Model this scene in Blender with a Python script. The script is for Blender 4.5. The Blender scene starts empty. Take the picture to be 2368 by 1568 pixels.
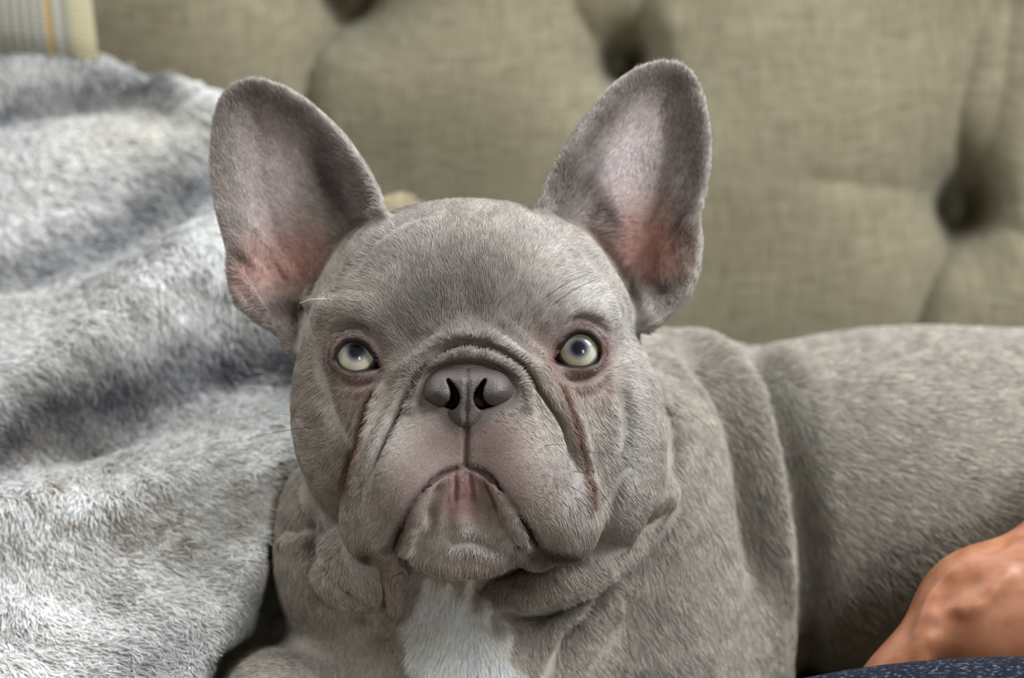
import bpy, math, random
import numpy as np

random.seed(7)
rng = np.random.default_rng(11)

# ---------------------------------------------------------------- camera frame
# Working frame: X right, Y up, Z towards the camera; 1 unit = 0.2 mm, so that the
# dog's face plane (Z = 0) is 2368 units wide.  Everything is turned into metres in
# a Z-up world, with the camera looking down at the sofa by PITCH.
W_PX, H_PX, DIST, U = 2368.0, 1568.0, 7000.0, 0.0002
PITCH = math.radians(24.0)
CP, SP = math.cos(PITCH), math.sin(PITCH)
EYE_Z = 0.45                                      # height of the dog's face plane centre

def to_world(p):
    """(N,3) working-frame points -> world metres"""
    p = np.asarray(p, dtype=np.float64)
    x = p[..., 0] * U; y = p[..., 1] * U; z = p[..., 2] * U
    return np.stack([x, SP * y - CP * z, CP * y + SP * z + EYE_Z], axis=-1)

def to_world_dir(p):
    p = np.asarray(p, dtype=np.float64)
    return np.stack([p[..., 0], SP * p[..., 1] - CP * p[..., 2], CP * p[..., 1] + SP * p[..., 2]], axis=-1)

def C(px, py, z):
    """point of the working frame seen at photo position (px, py), z in front of the face plane"""
    px = np.asarray(px, dtype=np.float64); py = np.asarray(py, dtype=np.float64); z = np.asarray(z, dtype=np.float64)
    s = (DIST - z) / DIST
    return np.stack([(px - W_PX / 2) * s, (H_PX / 2 - py) * s, z + 0 * s], axis=-1)

def to_px(p):
    s = DIST / (DIST - p[..., 2])
    return p[..., 0] * s + W_PX / 2, H_PX / 2 - p[..., 1] * s

scene = bpy.context.scene
COL = scene.collection

cam_d = bpy.data.cameras.new('camera'); cam = bpy.data.objects.new('camera', cam_d); COL.objects.link(cam)
cam_d.sensor_fit = 'HORIZONTAL'; cam_d.sensor_width = 23.6
cam_d.lens = 23.6 * DIST / W_PX
cam.location = to_world((0, 0, DIST)).tolist()
cam.rotation_euler = (math.pi / 2 - PITCH, 0, 0)
cam_d.clip_start = 0.05
cam_d.dof.use_dof = True
cam_d.dof.focus_distance = (DIST - 20) * U
cam_d.dof.aperture_fstop = 2.9
scene.camera = cam

# ---------------------------------------------------------------- world and light
world = bpy.data.worlds.new('room_light'); scene.world = world; world.use_nodes = True
bg = world.node_tree.nodes['Background']
bg.inputs[0].default_value = (0.80, 0.73, 0.55, 1); bg.inputs[1].default_value = 0.20

def area(name, pos, target, sx, sy, power, col):
    d = bpy.data.lights.new(name, 'AREA'); d.shape = 'RECTANGLE'; d.size = sx; d.size_y = sy
    d.energy = power; d.color = col
    o = bpy.data.objects.new(name, d); COL.objects.link(o)
    o.location = pos
    from mathutils import Vector
    o.rotation_euler = (Vector(target) - Vector(pos)).to_track_quat('-Z', 'Y').to_euler()
    return o
area('window_light_right', (1.3, -0.25, 1.85), (0.05, 0, 0.45), 0.9, 1.0, 72, (0.89, 0.94, 1.0))
area('window_light_left', (-1.3, 0.15, 1.9), (-0.1, 0.1, 0.4), 1.1, 1.0, 24, (0.90, 0.95, 1.0))
area('window_light_back', (0.1, 0.9, 2.1), (0, 0.1, 0.45), 1.8, 0.8, 24, (0.88, 0.95, 1.0))
area('window_light_front', (1.35, -3.5, 1.62), (0, 0, 0.45), 0.6, 0.95, 34, (0.96, 0.98, 1.0))

scene.view_settings.view_transform = 'Standard'; scene.view_settings.look = 'None'
scene.view_settings.exposure = -0.02; scene.view_settings.gamma = 1.0
scene.view_settings.use_curve_mapping = False
scene.cycles.max_bounces = 5; scene.cycles.diffuse_bounces = 2; scene.cycles.glossy_bounces = 2
scene.cycles.transmission_bounces = 4; scene.cycles.transparent_max_bounces = 8
scene.cycles.caustics_reflective = False; scene.cycles.caustics_refractive = False
scene.cycles.use_adaptive_sampling = True; scene.cycles.adaptive_threshold = 0.05; scene.cycles.adaptive_min_samples = 16

# ---------------------------------------------------------------- helpers
def lin(r, g, b):
    c = np.array([r, g, b], dtype=np.float64) / 255.0
    return np.where(c <= 0.04045, c / 12.92, ((c + 0.055) / 1.055) ** 2.4)

def lin4(r, g, b):
    return tuple(float(v) for v in lin(r, g, b)) + (1.0,)

def props(o, label=None, cat=None, group=None, kind=None):
    if label: o['label'] = label
    if cat: o['category'] = cat
    if group: o['group'] = group
    if kind: o['kind'] = kind
    return o

def empty(name, loc, label, cat, group=None):
    o = bpy.data.objects.new(name, None); COL.objects.link(o)
    o.empty_display_size = 0.05
    o.location = [float(v) for v in loc]
    return props(o, label, cat, group)

def adopt(child, parent):
    """child meshes carry world coordinates; keep them in place under the parent"""
    child.parent = parent
    child.location = [-v for v in parent.location]
    return child

def mesh_obj(name, verts_world, faces, mat, parent=None, smooth=True):
    me = bpy.data.meshes.new(name)
    v = np.ascontiguousarray(verts_world, dtype=np.float32)
    if isinstance(faces, np.ndarray):
        n = faces.shape[1]
        me.vertices.add(len(v)); me.vertices.foreach_set('co', v.ravel())
        me.loops.add(faces.size); me.loops.foreach_set('vertex_index', faces.astype(np.int32).ravel())
        me.polygons.add(len(faces))
        me.polygons.foreach_set('loop_start', np.arange(0, faces.size, n, dtype=np.int32))
        me.update(calc_edges=True)
    else:
        me.from_pydata(v.tolist(), [], faces); me.update()
    if smooth: me.polygons.foreach_set('use_smooth', [True] * len(me.polygons))
    if mat: me.materials.append(mat)
    o = bpy.data.objects.new(name, me); COL.objects.link(o)
    if parent: adopt(o, parent)
    return o

def set_color(o, cols, name='col'):
    a = o.data.attributes.new(name, 'FLOAT_COLOR', 'POINT')
    c = np.ones((len(cols), 4), dtype=np.float32); c[:, :3] = cols
    a.data.foreach_set('color', c.ravel())

def hair_obj(name, pts, rad, mat, parent, cols=None, normals=None):
    """pts (N,K,3) world, rad (N,K)"""
    N, K, _ = pts.shape
    hc = bpy.data.hair_curves.new(name)
    hc.add_curves([K] * N)
    hc.attributes['position'].data.foreach_set('vector', np.ascontiguousarray(pts, dtype=np.float32).ravel())
    a = hc.attributes.get('radius') or hc.attributes.new('radius', 'FLOAT', 'POINT')
    a.data.foreach_set('value', np.ascontiguousarray(rad, dtype=np.float32).ravel())
    if cols is not None:
        a = hc.attributes.new('col', 'FLOAT_COLOR', 'CURVE')
        c = np.ones((N, 4), dtype=np.float32); c[:, :3] = cols
        a.data.foreach_set('color', c.ravel())
    if normals is not None:
        a = hc.attributes.new('surf_n', 'FLOAT_VECTOR', 'CURVE')
        a.data.foreach_set('vector', np.ascontiguousarray(normals, dtype=np.float32).ravel())
    hc.materials.append(mat)
    o = bpy.data.objects.new(name, hc); COL.objects.link(o)
    if parent: adopt(o, parent)
    return o

def new_mat(name):
    m = bpy.data.materials.new(name); m.use_nodes = True
    nt = m.node_tree
    return m, nt, nt.nodes['Principled BSDF'], nt.nodes['Material Output']

def node(nt, kind, **kw):
    n = nt.nodes.new(kind)
    for k, v in kw.items(): setattr(n, k, v)
    return n

# ---------------------------------------------------------------- implicit modelling
def smin(a, b, k):
    if k <= 0: return np.minimum(a, b)
    h = np.maximum(k - np.abs(a - b), 0) / k
    return np.minimum(a, b) - h * h * (k * 0.25)

def smax(a, b, k): return -smin(-a, -b, k)

class Field:
    def __init__(self, xs, ys, zs):
        self.x, self.y, self.z = [np.asarray(a, dtype=np.float32) for a in (xs, ys, zs)]
        self.F = np.full((len(xs), len(ys), len(zs)), 400.0, dtype=np.float32)
    def box(self, lo, hi):
        out = []
        for a, l, h in zip((self.x, self.y, self.z), lo, hi):
            out.append(slice(max(0, int(np.searchsorted(a, l)) - 1), min(len(a), int(np.searchsorted(a, h)) + 1)))
        s = tuple(out)
        return s, self.x[s[0]][:, None, None], self.y[s[1]][None, :, None], self.z[s[2]][None, None, :]
    def put(self, s, d, k, sub):
        if d.size == 0: return
        V = self.F[s]
        self.F[s] = smax(V, -d, k) if sub else smin(V, d, k)
    def ell(self, px, py, z, rx, ry, rz, k=60, rot=None, sub=False):
        c = C(px, py, z); s_ = (DIST - z) / DIST
        r = np.array([rx * s_, ry * s_, rz * s_], dtype=np.float32)
        R = np.eye(3)
        if rot is not None:
            for ax, a in zip('xyz', rot):
                a = math.radians(a); c_, n_ = math.cos(a), math.sin(a)
                M = {'x': [[1,0,0],[0,c_,-n_],[0,n_,c_]], 'y': [[c_,0,n_],[0,1,0],[-n_,0,c_]], 'z': [[c_,-n_,0],[n_,c_,0],[0,0,1]]}[ax]
                R = np.array(M) @ R
        ext = np.sqrt(((R * r) ** 2).sum(1)) + k + 40
        s, X, Y, Z = self.box(c - ext, c + ext)
        X = X - np.float32(c[0]); Y = Y - np.float32(c[1]); Z = Z - np.float32(c[2])
        R = R.astype(np.float32)
        q = [R[0, i] * X + R[1, i] * Y + R[2, i] * Z for i in range(3)] if rot is not None else [X, Y, Z]
        k0 = np.sqrt((q[0] / r[0]) ** 2 + (q[1] / r[1]) ** 2 + (q[2] / r[2]) ** 2)
        k1 = np.sqrt((q[0] / r[0] ** 2) ** 2 + (q[1] / r[1] ** 2) ** 2 + (q[2] / r[2] ** 2) ** 2)
        d = k0 * (k0 - 1) / np.maximum(k1, 1e-6)
        self.put(s, np.where(k0 < 0.05, -r.min(), d), k, sub)
    def tube(self, pts, rad, k=20, sub=False, closed=False, smooth=False):
        """pts (n,3) in the working frame, rad scalar or (n,)"""
        pts = np.asarray(pts, dtype=np.float64); rad = np.broadcast_to(np.asarray(rad, dtype=np.float64), (len(pts),))
        if smooth and len(pts) > 2:
            q = spline(np.column_stack([pts, rad]), 15); pts, rad = q[:, :3], q[:, 3]
        if closed: pts = np.vstack([pts, pts[:1]]); rad = np.append(rad, rad[0])
        m = rad.max() + k + 30
        s, X, Y, Z = self.box(pts.min(0) - m, pts.max(0) + m)
        shp = np.broadcast_shapes(X.shape, Y.shape, Z.shape)
        D = np.full(shp, 400.0, dtype=np.float32)
        ox, oy, oz = s[0].start, s[1].start, s[2].start
        for a, b, ra, rb in zip(pts[:-1], pts[1:], rad[:-1], rad[1:]):
            s2, X, Y, Z = self.box(np.minimum(a, b) - m, np.maximum(a, b) + m)
            ab = b - a; L2 = max(float(ab @ ab), 1e-6)
            a32 = a.astype(np.float32); ab = ab.astype(np.float32)
            t = np.clip(((X - a32[0]) * ab[0] + (Y - a32[1]) * ab[1] + (Z - a32[2]) * ab[2]) / np.float32(L2), 0, 1)
            d = np.sqrt((X - a32[0] - t * ab[0]) ** 2 + (Y - a32[1] - t * ab[1]) ** 2 + (Z - a32[2] - t * ab[2]) ** 2) - (np.float32(ra) + np.float32(rb - ra) * t)
            v = tuple(slice(q.start - o, q.stop - o) for q, o in zip(s2, (ox, oy, oz)))
            D[v] = np.minimum(D[v], d)
        self.put(s, D, k, sub)
    def sample(self, P):
        """trilinear"""
        idx = []; fr = []
        for a, v in zip((self.x, self.y, self.z), (P[..., 0], P[..., 1], P[..., 2])):
            i = np.clip(np.searchsorted(a, v) - 1, 0, len(a) - 2); idx.append(i)
            fr.append(np.clip((v - a[i]) / (a[i + 1] - a[i]), 0, 1))
        out = 0
        for dx in (0, 1):
            for dy in (0, 1):
                for dz in (0, 1):
                    w = (fr[0] if dx else 1 - fr[0]) * (fr[1] if dy else 1 - fr[1]) * (fr[2] if dz else 1 - fr[2])
                    out = out + w * self.F[idx[0] + dx, idx[1] + dy, idx[2] + dz]
        return out
    def surf(self, px, py, default=-200.0):
        """z of the first surface met on the line of sight through (px, py)"""
        px = np.atleast_1d(np.asarray(px, dtype=np.float64)); py = np.atleast_1d(np.asarray(py, dtype=np.float64))
        zz = np.arange(self.z[-1] - 2, max(self.z[0], -1200) + 2, -3.0)
        P = C(px[:, None] + 0 * zz, py[:, None] + 0 * zz, zz[None, :] + 0 * px[:, None])
        v = self.sample(P)
        hit = v < 0
        i = np.argmax(hit, axis=1)
        z = zz[i]
        return np.where(hit.any(1), z, default)
    def on(self, pts, off=0.0):
        """photo polyline [(px,py)] -> working-frame points on the surface, moved by off towards the camera"""
        p = np.asarray(pts, dtype=np.float64)
        z = self.surf(p[:, 0], p[:, 1]) + off
        return C(p[:, 0], p[:, 1], z)
    def rope(self, pts, rad, off, k, n=14):
        p = spline(pts, n); self.tube(self.on(p, off), np.interp(np.linspace(0, 1, len(p)), np.linspace(0, 1, np.size(rad)), np.atleast_1d(rad)), k)
    def groove(self, pts, rad, off, k, n=14):
        p = spline(pts, n); r = np.interp(np.linspace(0, 1, len(p)), np.linspace(0, 1, np.size(rad)), np.atleast_1d(rad))
        o = np.interp(np.linspace(0, 1, len(p)), np.linspace(0, 1, np.size(off)), np.atleast_1d(off))
        q = self.on(p, 0.0); z = q[:, 2].copy()
        for _ in range(3): z[1:-1] = np.median(np.stack([z[:-2], z[1:-1], z[2:]]), 0) * .5 + (z[:-2] + z[2:]) * .25
        self.tube(C(p[:, 0], p[:, 1], z + o), r, k, sub=True)
    def mesh(self):
        F = self.F
        S = F < 0
        nx, ny, nz = F.shape
        cnt = np.zeros((nx - 1, ny - 1, nz - 1), dtype=np.uint8)
        for dx in (0, 1):
            for dy in (0, 1):
                for dz in (0, 1):
                    cnt += S[dx:nx - 1 + dx, dy:ny - 1 + dy, dz:nz - 1 + dz]
        act = (cnt > 0) & (cnt < 8)
        ci = np.argwhere(act)
        vid = np.full(act.shape, -1, dtype=np.int32); vid[act] = np.arange(len(ci), dtype=np.int32)
        corner = {}
        for dx in (0, 1):
            for dy in (0, 1):
                for dz in (0, 1):
                    corner[dx, dy, dz] = F[ci[:, 0] + dx, ci[:, 1] + dy, ci[:, 2] + dz]
        acc = np.zeros((len(ci), 3)); num = np.zeros(len(ci))
        for ax in range(3):
            for u in (0, 1):
                for v in (0, 1):
                    a = [u, v]; a.insert(ax, 0); b = list(a); b[ax] = 1
                    fa, fb = corner[tuple(a)], corner[tuple(b)]
                    cr = (fa < 0) != (fb < 0)
                    t = np.where(cr, fa / np.where(cr, fa - fb, 1), 0)
                    pos = np.tile(np.array(a, dtype=np.float64), (len(ci), 1)); pos[:, ax] = t
                    acc += pos * cr[:, None]; num += cr
        acc /= num[:, None]
        V = np.empty_like(acc)
        for ax, a in enumerate((self.x, self.y, self.z)):
            V[:, ax] = a[ci[:, ax]] + acc[:, ax] * (a[ci[:, ax] + 1] - a[ci[:, ax]])
        quads = []
        for ax in range(3):
            sl0 = [slice(None)] * 3; sl1 = [slice(None)] * 3
            sl0[ax] = slice(0, -1); sl1[ax] = slice(1, None)
            s0, s1 = S[tuple(sl0)], S[tuple(sl1)]
            e = np.argwhere(s0 != s1)
            o1, o2 = [i for i in range(3) if i != ax]
            ok = (e[:, o1] > 0) & (e[:, o2] > 0) & (e[:, o1] < F.shape[o1] - 1) & (e[:, o2] < F.shape[o2] - 1)
            e = e[ok]
            ins = s0[e[:, 0], e[:, 1], e[:, 2]]
            def cell(d1, d2):
                q = e.copy(); q[:, o1] -= d1; q[:, o2] -= d2
                return vid[q[:, 0], q[:, 1], q[:, 2]]
            q = np.stack([cell(1, 1), cell(0, 1), cell(0, 0), cell(1, 0)], 1)
            flip = ins if ax != 1 else ~ins
            q[~flip] = q[~flip][:, ::-1]
            quads.append(q)
        return V, np.concatenate(quads).astype(np.int32)

def spline(pts, n=14):
    """Catmull-Rom through pts (any dimension), about n points per input segment scaled down"""
    p = np.asarray(pts, dtype=np.float64)
    if len(p) == 2:
        t = np.linspace(0, 1, n)[:, None]; return p[0] * (1 - t) + p[1] * t
    q = np.vstack([2 * p[0] - p[1], p, 2 * p[-1] - p[-2]])
    out = []
    m = max(3, n // 3)
    for i in range(1, len(q) - 2):
        t = np.linspace(0, 1, m, endpoint=False)[:, None]
        a, b, c, d = q[i - 1], q[i], q[i + 1], q[i + 2]
        out.append(0.5 * (2 * b + (c - a) * t + (2 * a - 5 * b + 4 * c - d) * t ** 2 + (3 * b - a - 3 * c + d) * t ** 3))
    out.append(p[-1:]); return np.vstack(out)

def poly_sd(px, py, poly):
    """signed distance to a closed polygon (negative inside)"""
    poly = np.asarray(poly, dtype=np.float64)
    d = np.full(px.shape, 1e18); ins = np.zeros(px.shape, dtype=bool)
    for a, b in zip(poly, np.roll(poly, -1, axis=0)):
        ex, ey = b - a
        wx, wy = px - a[0], py - a[1]
        t = np.clip((wx * ex + wy * ey) / (ex * ex + ey * ey + 1e-12), 0, 1)
        d = np.minimum(d, (wx - t * ex) ** 2 + (wy - t * ey) ** 2)
        c1 = (a[1] <= py) & (b[1] > py); c2 = (b[1] <= py) & (a[1] > py)
        cr = ex * wy - ey * wx
        ins ^= (c1 & (cr > 0)) | (c2 & (cr < 0))
    return np.sqrt(d) * np.where(ins, -1, 1)

def line_d(px, py, pts):
    """distance to an open polyline and the parameter (0..1) of the nearest point"""
    pts = np.asarray(pts, dtype=np.float64)
    d = np.full(px.shape, 1e18); tt = np.zeros(px.shape)
    n = len(pts) - 1
    for i, (a, b) in enumerate(zip(pts[:-1], pts[1:])):
        ex, ey = b - a
        wx, wy = px - a[0], py - a[1]
        t = np.clip((wx * ex + wy * ey) / (ex * ex + ey * ey + 1e-12), 0, 1)
        q = (wx - t * ex) ** 2 + (wy - t * ey) ** 2
        m = q < d
        d = np.where(m, q, d); tt = np.where(m, (i + t) / n, tt)
    return np.sqrt(d), tt

def sstep(a, b, x):
    t = np.clip((x - a) / (b - a), 0, 1); return t * t * (3 - 2 * t)

def vert_normals(V, Q):
    a = V[Q[:, 2]] - V[Q[:, 0]]; b = V[Q[:, 3]] - V[Q[:, 1]]
    n = np.cross(a, b); N = np.zeros_like(V)
    for i in range(4):
        for c in range(3): N[:, c] += np.bincount(Q[:, i], weights=n[:, c], minlength=len(V))
    return N / np.maximum(np.linalg.norm(N, axis=1, keepdims=True), 1e-9)

def relax(V, Q, it=1, lam=0.5):
    E = np.vstack([Q[:, [0, 1]], Q[:, [1, 2]], Q[:, [2, 3]], Q[:, [3, 0]]])
    E = np.vstack([E, E[:, ::-1]])
    cnt = np.bincount(E[:, 0], minlength=len(V))
    for _ in range(it):
        S = np.stack([np.bincount(E[:, 0], weights=V[E[:, 1], c], minlength=len(V)) for c in range(3)], 1)
        V = V + lam * (S / cnt[:, None] - V)
    return V

def blob_(px, py, cx, cy, rx, ry):
    return np.exp(-(((px - cx) / rx) ** 2 + ((py - cy) / ry) ** 2))
# ================================================================= DOG
VX = 4.0                                           # fine voxel
xs = np.concatenate([np.arange(-740, 400, VX), np.arange(400, 2100, 2.5 * VX)])
ys = np.concatenate([np.arange(-1000, -640, 2 * VX), np.arange(-640, 700, VX)])
zs = np.concatenate([np.arange(-1700, -420, 3 * VX), np.arange(-420, 250, VX)])
G = Field(xs, ys, zs)

# ---- trunk, shoulders, neck, chest
G.ell(2150, 1170, -1020, 800, 415, 420, k=0)                     # ribcage and belly
G.ell(2600, 1150, -1040, 420, 375, 400, k=150)                   # hips
G.ell(1560, 1200, -900, 300, 440, 380, k=150)                    # withers
# shoulder skin: two big rolls, each overlapping the next one behind it
G.tube(C([1330, 1470, 1560, 1610, 1635, 1640], [900, 930, 1010, 1150, 1350, 1640], [-760, -740, -720, -700, -690, -680]), [150, 170, 190, 200, 205, 215], k=40, smooth=True)
G.tube(C([1330, 1420, 1490, 1525, 1550, 1580], [930, 980, 1060, 1180, 1340, 1640], [-560, -540, -525, -515, -505, -500]), [130, 150, 165, 165, 165, 170], k=55, smooth=True)
G.ell(1180, 1330, -600, 480, 400, 290, k=90)                     # neck and throat
G.ell(1090, 1580, -520, 380, 300, 270, k=90)                     # chest
G.ell(1500, 1640, -560, 240, 260, 230, k=90)                     # right shoulder
G.ell(640, 1650, -330, 140, 150, 250, k=50)                      # left forearm
G.ell(790, 1560, -520, 150, 210, 200, k=70)
# neck, left side
G.ell(775, 1290, -440, 138, 210, 190, k=60)
G.ell(720, 1190, -440, 60, 110, 120, k=40)

# ---- skull, cheeks
G.ell(1085, 775, -310, 385, 290, 340, k=60)
G.ell(1080, 620, -320, 290, 148, 250, k=70)
G.ell(1095, 1000, -270, 395, 290, 300, k=90)
G.ell(825, 940, -230, 145, 230, 190, k=60)
G.ell(1400, 1010, -260, 140, 235, 200, k=60)
G.ell(1400, 1130, -250, 120, 130, 170, k=60)
# brows
G.ell(850, 735, -100, 120, 70, 85, k=70)
G.ell(1315, 725, -100, 120, 70, 85, k=70)
# muzzle
G.ell(1078, 1000, -70, 220, 190, 150, k=80)
G.ell(945, 1105, -50, 130, 165, 165, k=50, rot=(0, 0, -14))
G.ell(1212, 1105, -50, 130, 165, 165, k=50, rot=(0, 0, 14))
G.ell(872, 1200, -60, 85, 105, 120, k=40)
G.ell(1305, 1195, -60, 85, 108, 120, k=40)
# lower jaw
G.ell(1075, 1190, -72, 168, 140, 125, k=14)
G.ell(1075, 1262, -86, 150, 66, 118, k=30)
# throat folds
G.ell(835, 1320, -210, 110, 100, 110, k=30)
G.tube(C([898, 912, 914], [1270, 1335, 1392], [-112, -98, -112]), [26, 25, 20], k=22, smooth=True)
G.tube(C([1110, 1160, 1230, 1320, 1420, 1510], [1400, 1378, 1362, 1330, 1255, 1140], [-330, -262, -222, -215, -250, -300]), [26, 34, 46, 60, 66, 60], k=30, smooth=True)
G.ell(1238, 1288, -80, 44, 30, 55, k=24)
G.tube(C([1230, 1300, 1380, 1450, 1540], [1560, 1460, 1370, 1280, 1120], [-330, -330, -340, -370, -420]), [60, 60, 60, 60, 60], k=50, smooth=True)

# ---- ears
EAR_L = [(893,482),(880,445),(850,385),(800,315),(740,255),(680,210),(620,185),(575,179),(530,196),(502,230),(486,280),(481,350),(485,430),(498,495),(515,555),(523,590),(526,640),(545,700),(590,742),(640,778),(672,820)]
EAR_R = [(1240,475),(1260,430),(1300,350),(1350,270),(1410,200),(1470,157),(1530,138),(1580,146),(1615,180),(1637,240),(1648,330),(1640,420),(1622,500),(1625,560),(1618,630),(1592,690),(1560,722),(1515,757)]
def ear(free, root, side):
    fr = spline(free, 9)
    p = np.vstack([fr, np.array(root, dtype=np.float64)])
    lo = C(p[:, 0].min() - 40, p[:, 1].max() + 40, -200); hi = C(p[:, 0].max() + 40, p[:, 1].min() - 40, -200)
    s, X, Y, Z = G.box((lo[0] - 30, lo[1] - 30, -470), (hi[0] + 30, hi[1] + 30, 60))
    zc = -220.0; sc = DIST / (DIST - zc)
    PX = (X * sc + W_PX / 2)[:, :, 0] + 0 * Y[:, :, 0]; PY = (H_PX / 2 - Y * sc)[:, :, 0] + 0 * X[:, :, 0]
    d2 = poly_sd(PX, PY, p) / sc
    ins, _ = line_d(PX, PY, fr)
    tip = sstep(760, 180, PY)                                    # 0 at the base, 1 at the tip
    u = (PX - 480) / 400.0 if side < 0 else (1648 - PX) / 400.0  # 0 outer .. 1 inner
    u = np.clip(u, 0, 1.1)
    rim = -185 - 50 * tip - 40 * (1 - u) + 10 * u
    deep = (58 + 110 * (1 - tip)) * sstep(0, 120, ins) + 14 * sstep(14, 0, ins)
    zsf = (rim - deep)
    gx = np.gradient(zsf, G.x[s[0]], axis=0); gy = np.gradient(zsf, G.y[s[1]], axis=1)
    sl = np.sqrt(1 + np.clip(gx * gx + gy * gy, 0, 6))
    th = 8 + 5 * (1 - tip)
    dz = np.abs(Z - zsf[:, :, None].astype(np.float32)) / sl[:, :, None].astype(np.float32)
    a = np.maximum(d2 + th, 0)[:, :, None]
    dd = np.sqrt(a * a + dz * dz) - th[:, :, None]
    G.put(s, dd.astype(np.float32), 14, False)
ear(EAR_L, [(760,840),(900,700),(960,560)], -1); ear(EAR_R, [(1420,800),(1300,660),(1200,540)], 1)
# folds inside the ear bases
for pts, r, off, k in [
    ([(590,540),(640,600),(690,670),(720,720)], [10,14,14,10], -5, 12),
    ([(775,580),(735,640),(700,710)], [10,14,12], -5, 12),
    ([(535,578),(565,600),(602,632)], [7,11,8], -5, 8),
    ([(545,630),(570,670),(605,722)], [9,14,13], -5, 12),
    ([(1570,430),(1520,520),(1440,615)], [10,16,16], -6, 14),
    ([(1600,520),(1545,600),(1550,670)], [10,15,15], -5, 12),
    ([(1612,480),(1580,560),(1590,640)], [10,13,10], -4, 10)]:
    G.rope(pts, r, off, k)

# ---- face folds
for pts, r, off, k in [
    ([(1010,785),(930,848),(878,910),(852,990),(832,1070),(818,1150)], [16,22,24,22,18,12], -9, 26),
    ([(1150,780),(1230,838),(1287,910),(1320,1000),(1347,1090),(1362,1160)], [16,22,24,22,18,12], -9, 26),
    ([(955,940),(966,885),(1003,842),(1080,822),(1152,838),(1194,885),(1214,940)], [12,18,22,24,22,18,12], -6, 14),
    ([(760,720),(810,712),(870,740),(915,790)], [16,22,20,12], -12, 34),
    ([(1260,765),(1300,732),(1350,722),(1400,750)], [12,18,20,12], -12, 30)]:
    G.rope(pts, r, off, k, n=18)
for pts, r, off, k in [([(1000,1125),(958,1195),(940,1262)], [10,15,15], -7, 16), ([(1145,1125),(1182,1185),(1208,1245)], [10,16,17], -7, 16),
                       ([(1060,1090),(1062,1150),(1070,1220)], [12,20,16], -13, 24), ([(960,1282),(1010,1300),(1080,1308),(1150,1298)], [14,22,24,16], -15, 26)]:
    G.rope(pts, r, off, k)
for pts, r, off, k in [
    # philtrum
    ([(1078,930),(1077,1000),(1076,1074)], [5,6,6], [0,-2,-3], 9),
    # mouth
    ([(1066,1082),(1015,1100),(965,1150),(932,1210),(906,1262)], [5,7,10,10,8], [1,-6,-13,-14,-8], 6),
    ([(1086,1082),(1130,1100),(1180,1158),(1215,1212),(1242,1262),(1285,1280)], [5,9,16,18,14,7], [1,-7,-19,-22,-17,-6], 6)]:
    G.groove(pts, r, off, k, n=18)
# hollow behind the nose leather
zn = float(G.surf([1078], [905])[0])
G.ell(1080, 915, zn - 20, 80, 36, 85, k=8, sub=True)

# ---- eye openings and lids
EYE_L = [(772,832),(778,808),(797,788),(825,784),(850,796),(868,820),(880,849),(850,858),(815,862),(788,853)]
EYE_R = [(1278,834),(1293,802),(1310,778),(1335,765),(1364,770),(1384,790),(1391,815),(1382,840),(1352,850),(1318,849),(1292,842)]
EYES = []
for poly, cx, cy, gx, gy in ((EYE_L, 822, 826, 826, 811), (EYE_R, 1338, 810, 1337, 804)):
    z0 = float(np.median(G.surf([cx, cx - 60, cx + 60, cx], [cy - 60, cy + 30, cy + 20, cy + 55]))) 
    R = 60.0; zc = z0 - R + 16
    EYES.append((cx, cy, zc, R, gx, gy))
    G.ell(cx, cy, zc, R + 7, R + 5, R + 7, k=34)
    p = spline(poly + [poly[0]], 12)
    # orbit: cut the opening out down to the eyeball
    lo = C(p[:, 0].min() - 20, p[:, 1].max() + 20, z0); hi = C(p[:, 0].max() + 20, p[:, 1].min() - 20, z0)
    s, X, Y, Z = G.box((lo[0], lo[1], zc - 10), (hi[0], hi[1], z0 + 120))
    sc = DIST / (DIST - z0)
    d2 = poly_sd((X * sc + W_PX / 2)[:, :, 0] + 0 * Y[:, :, 0], (H_PX / 2 - Y * sc)[:, :, 0] + 0 * X[:, :, 0], p)
    dd = np.maximum(d2[:, :, None].astype(np.float32), (zc + 10) - Z)
    G.put(s, dd.astype(np.float32), 6, True)
    # lid rims lie on the eyeball
    rr = np.clip(R * R - (p[:, 0] - cx) ** 2 - (p[:, 1] - cy) ** 2, 12 ** 2, None)
    zl = zc + np.sqrt(rr) + 4
    up = sstep(cy + 15, cy - 20, p[:, 1])
    q = C(cx + (p[:, 0] - cx) * 1.07, cy + (p[:, 1] - cy) * 1.07, zl + 9 * up)
    G.tube(q, 6 + 6 * up, k=14)

# ---- nose leather
NV = 2.0
H = Field(np.arange(-245, 45, NV), np.arange(-250, -30, NV), np.arange(zn - 90, zn + 90, NV))
NOSE_OUT = [(1080,843),(1042,845),(1010,853),(988,874),(977,902),(980,924),(1002,940),(1022,952),(1030,972),(1050,993),(1077,1004),(1104,993),(1124,972),(1132,952),(1154,940),(1178,926),(1189,905),(1180,876),(1155,855),(1120,845)]
pn = spline(NOSE_OUT + [NOSE_OUT[0]], 12)
sc = DIST / (DIST - zn)
PX = (H.x * sc + W_PX / 2)[:, None] + 0 * H.y[None, :]; PY = (H_PX / 2 - H.y * sc)[None, :] + 0 * H.x[:, None]
ins = -poly_sd(PX, PY, pn)
q = np.clip(ins / 42.0, 0, 1)
zt_ = zn - 26 + 46 * np.sqrt(np.clip(1 - (1 - q) ** 2, 0, 1))
zt_ += 16 * blob_(PX, PY, 1020, 912, 34, 30) + 16 * blob_(PX, PY, 1143, 912, 34, 30) + 10 * blob_(PX, PY, 1078, 905, 30, 50) - 14 * sstep(880, 842, PY) + 6 * sstep(940, 985, PY) - 8 * sstep(985, 1004, PY)
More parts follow.
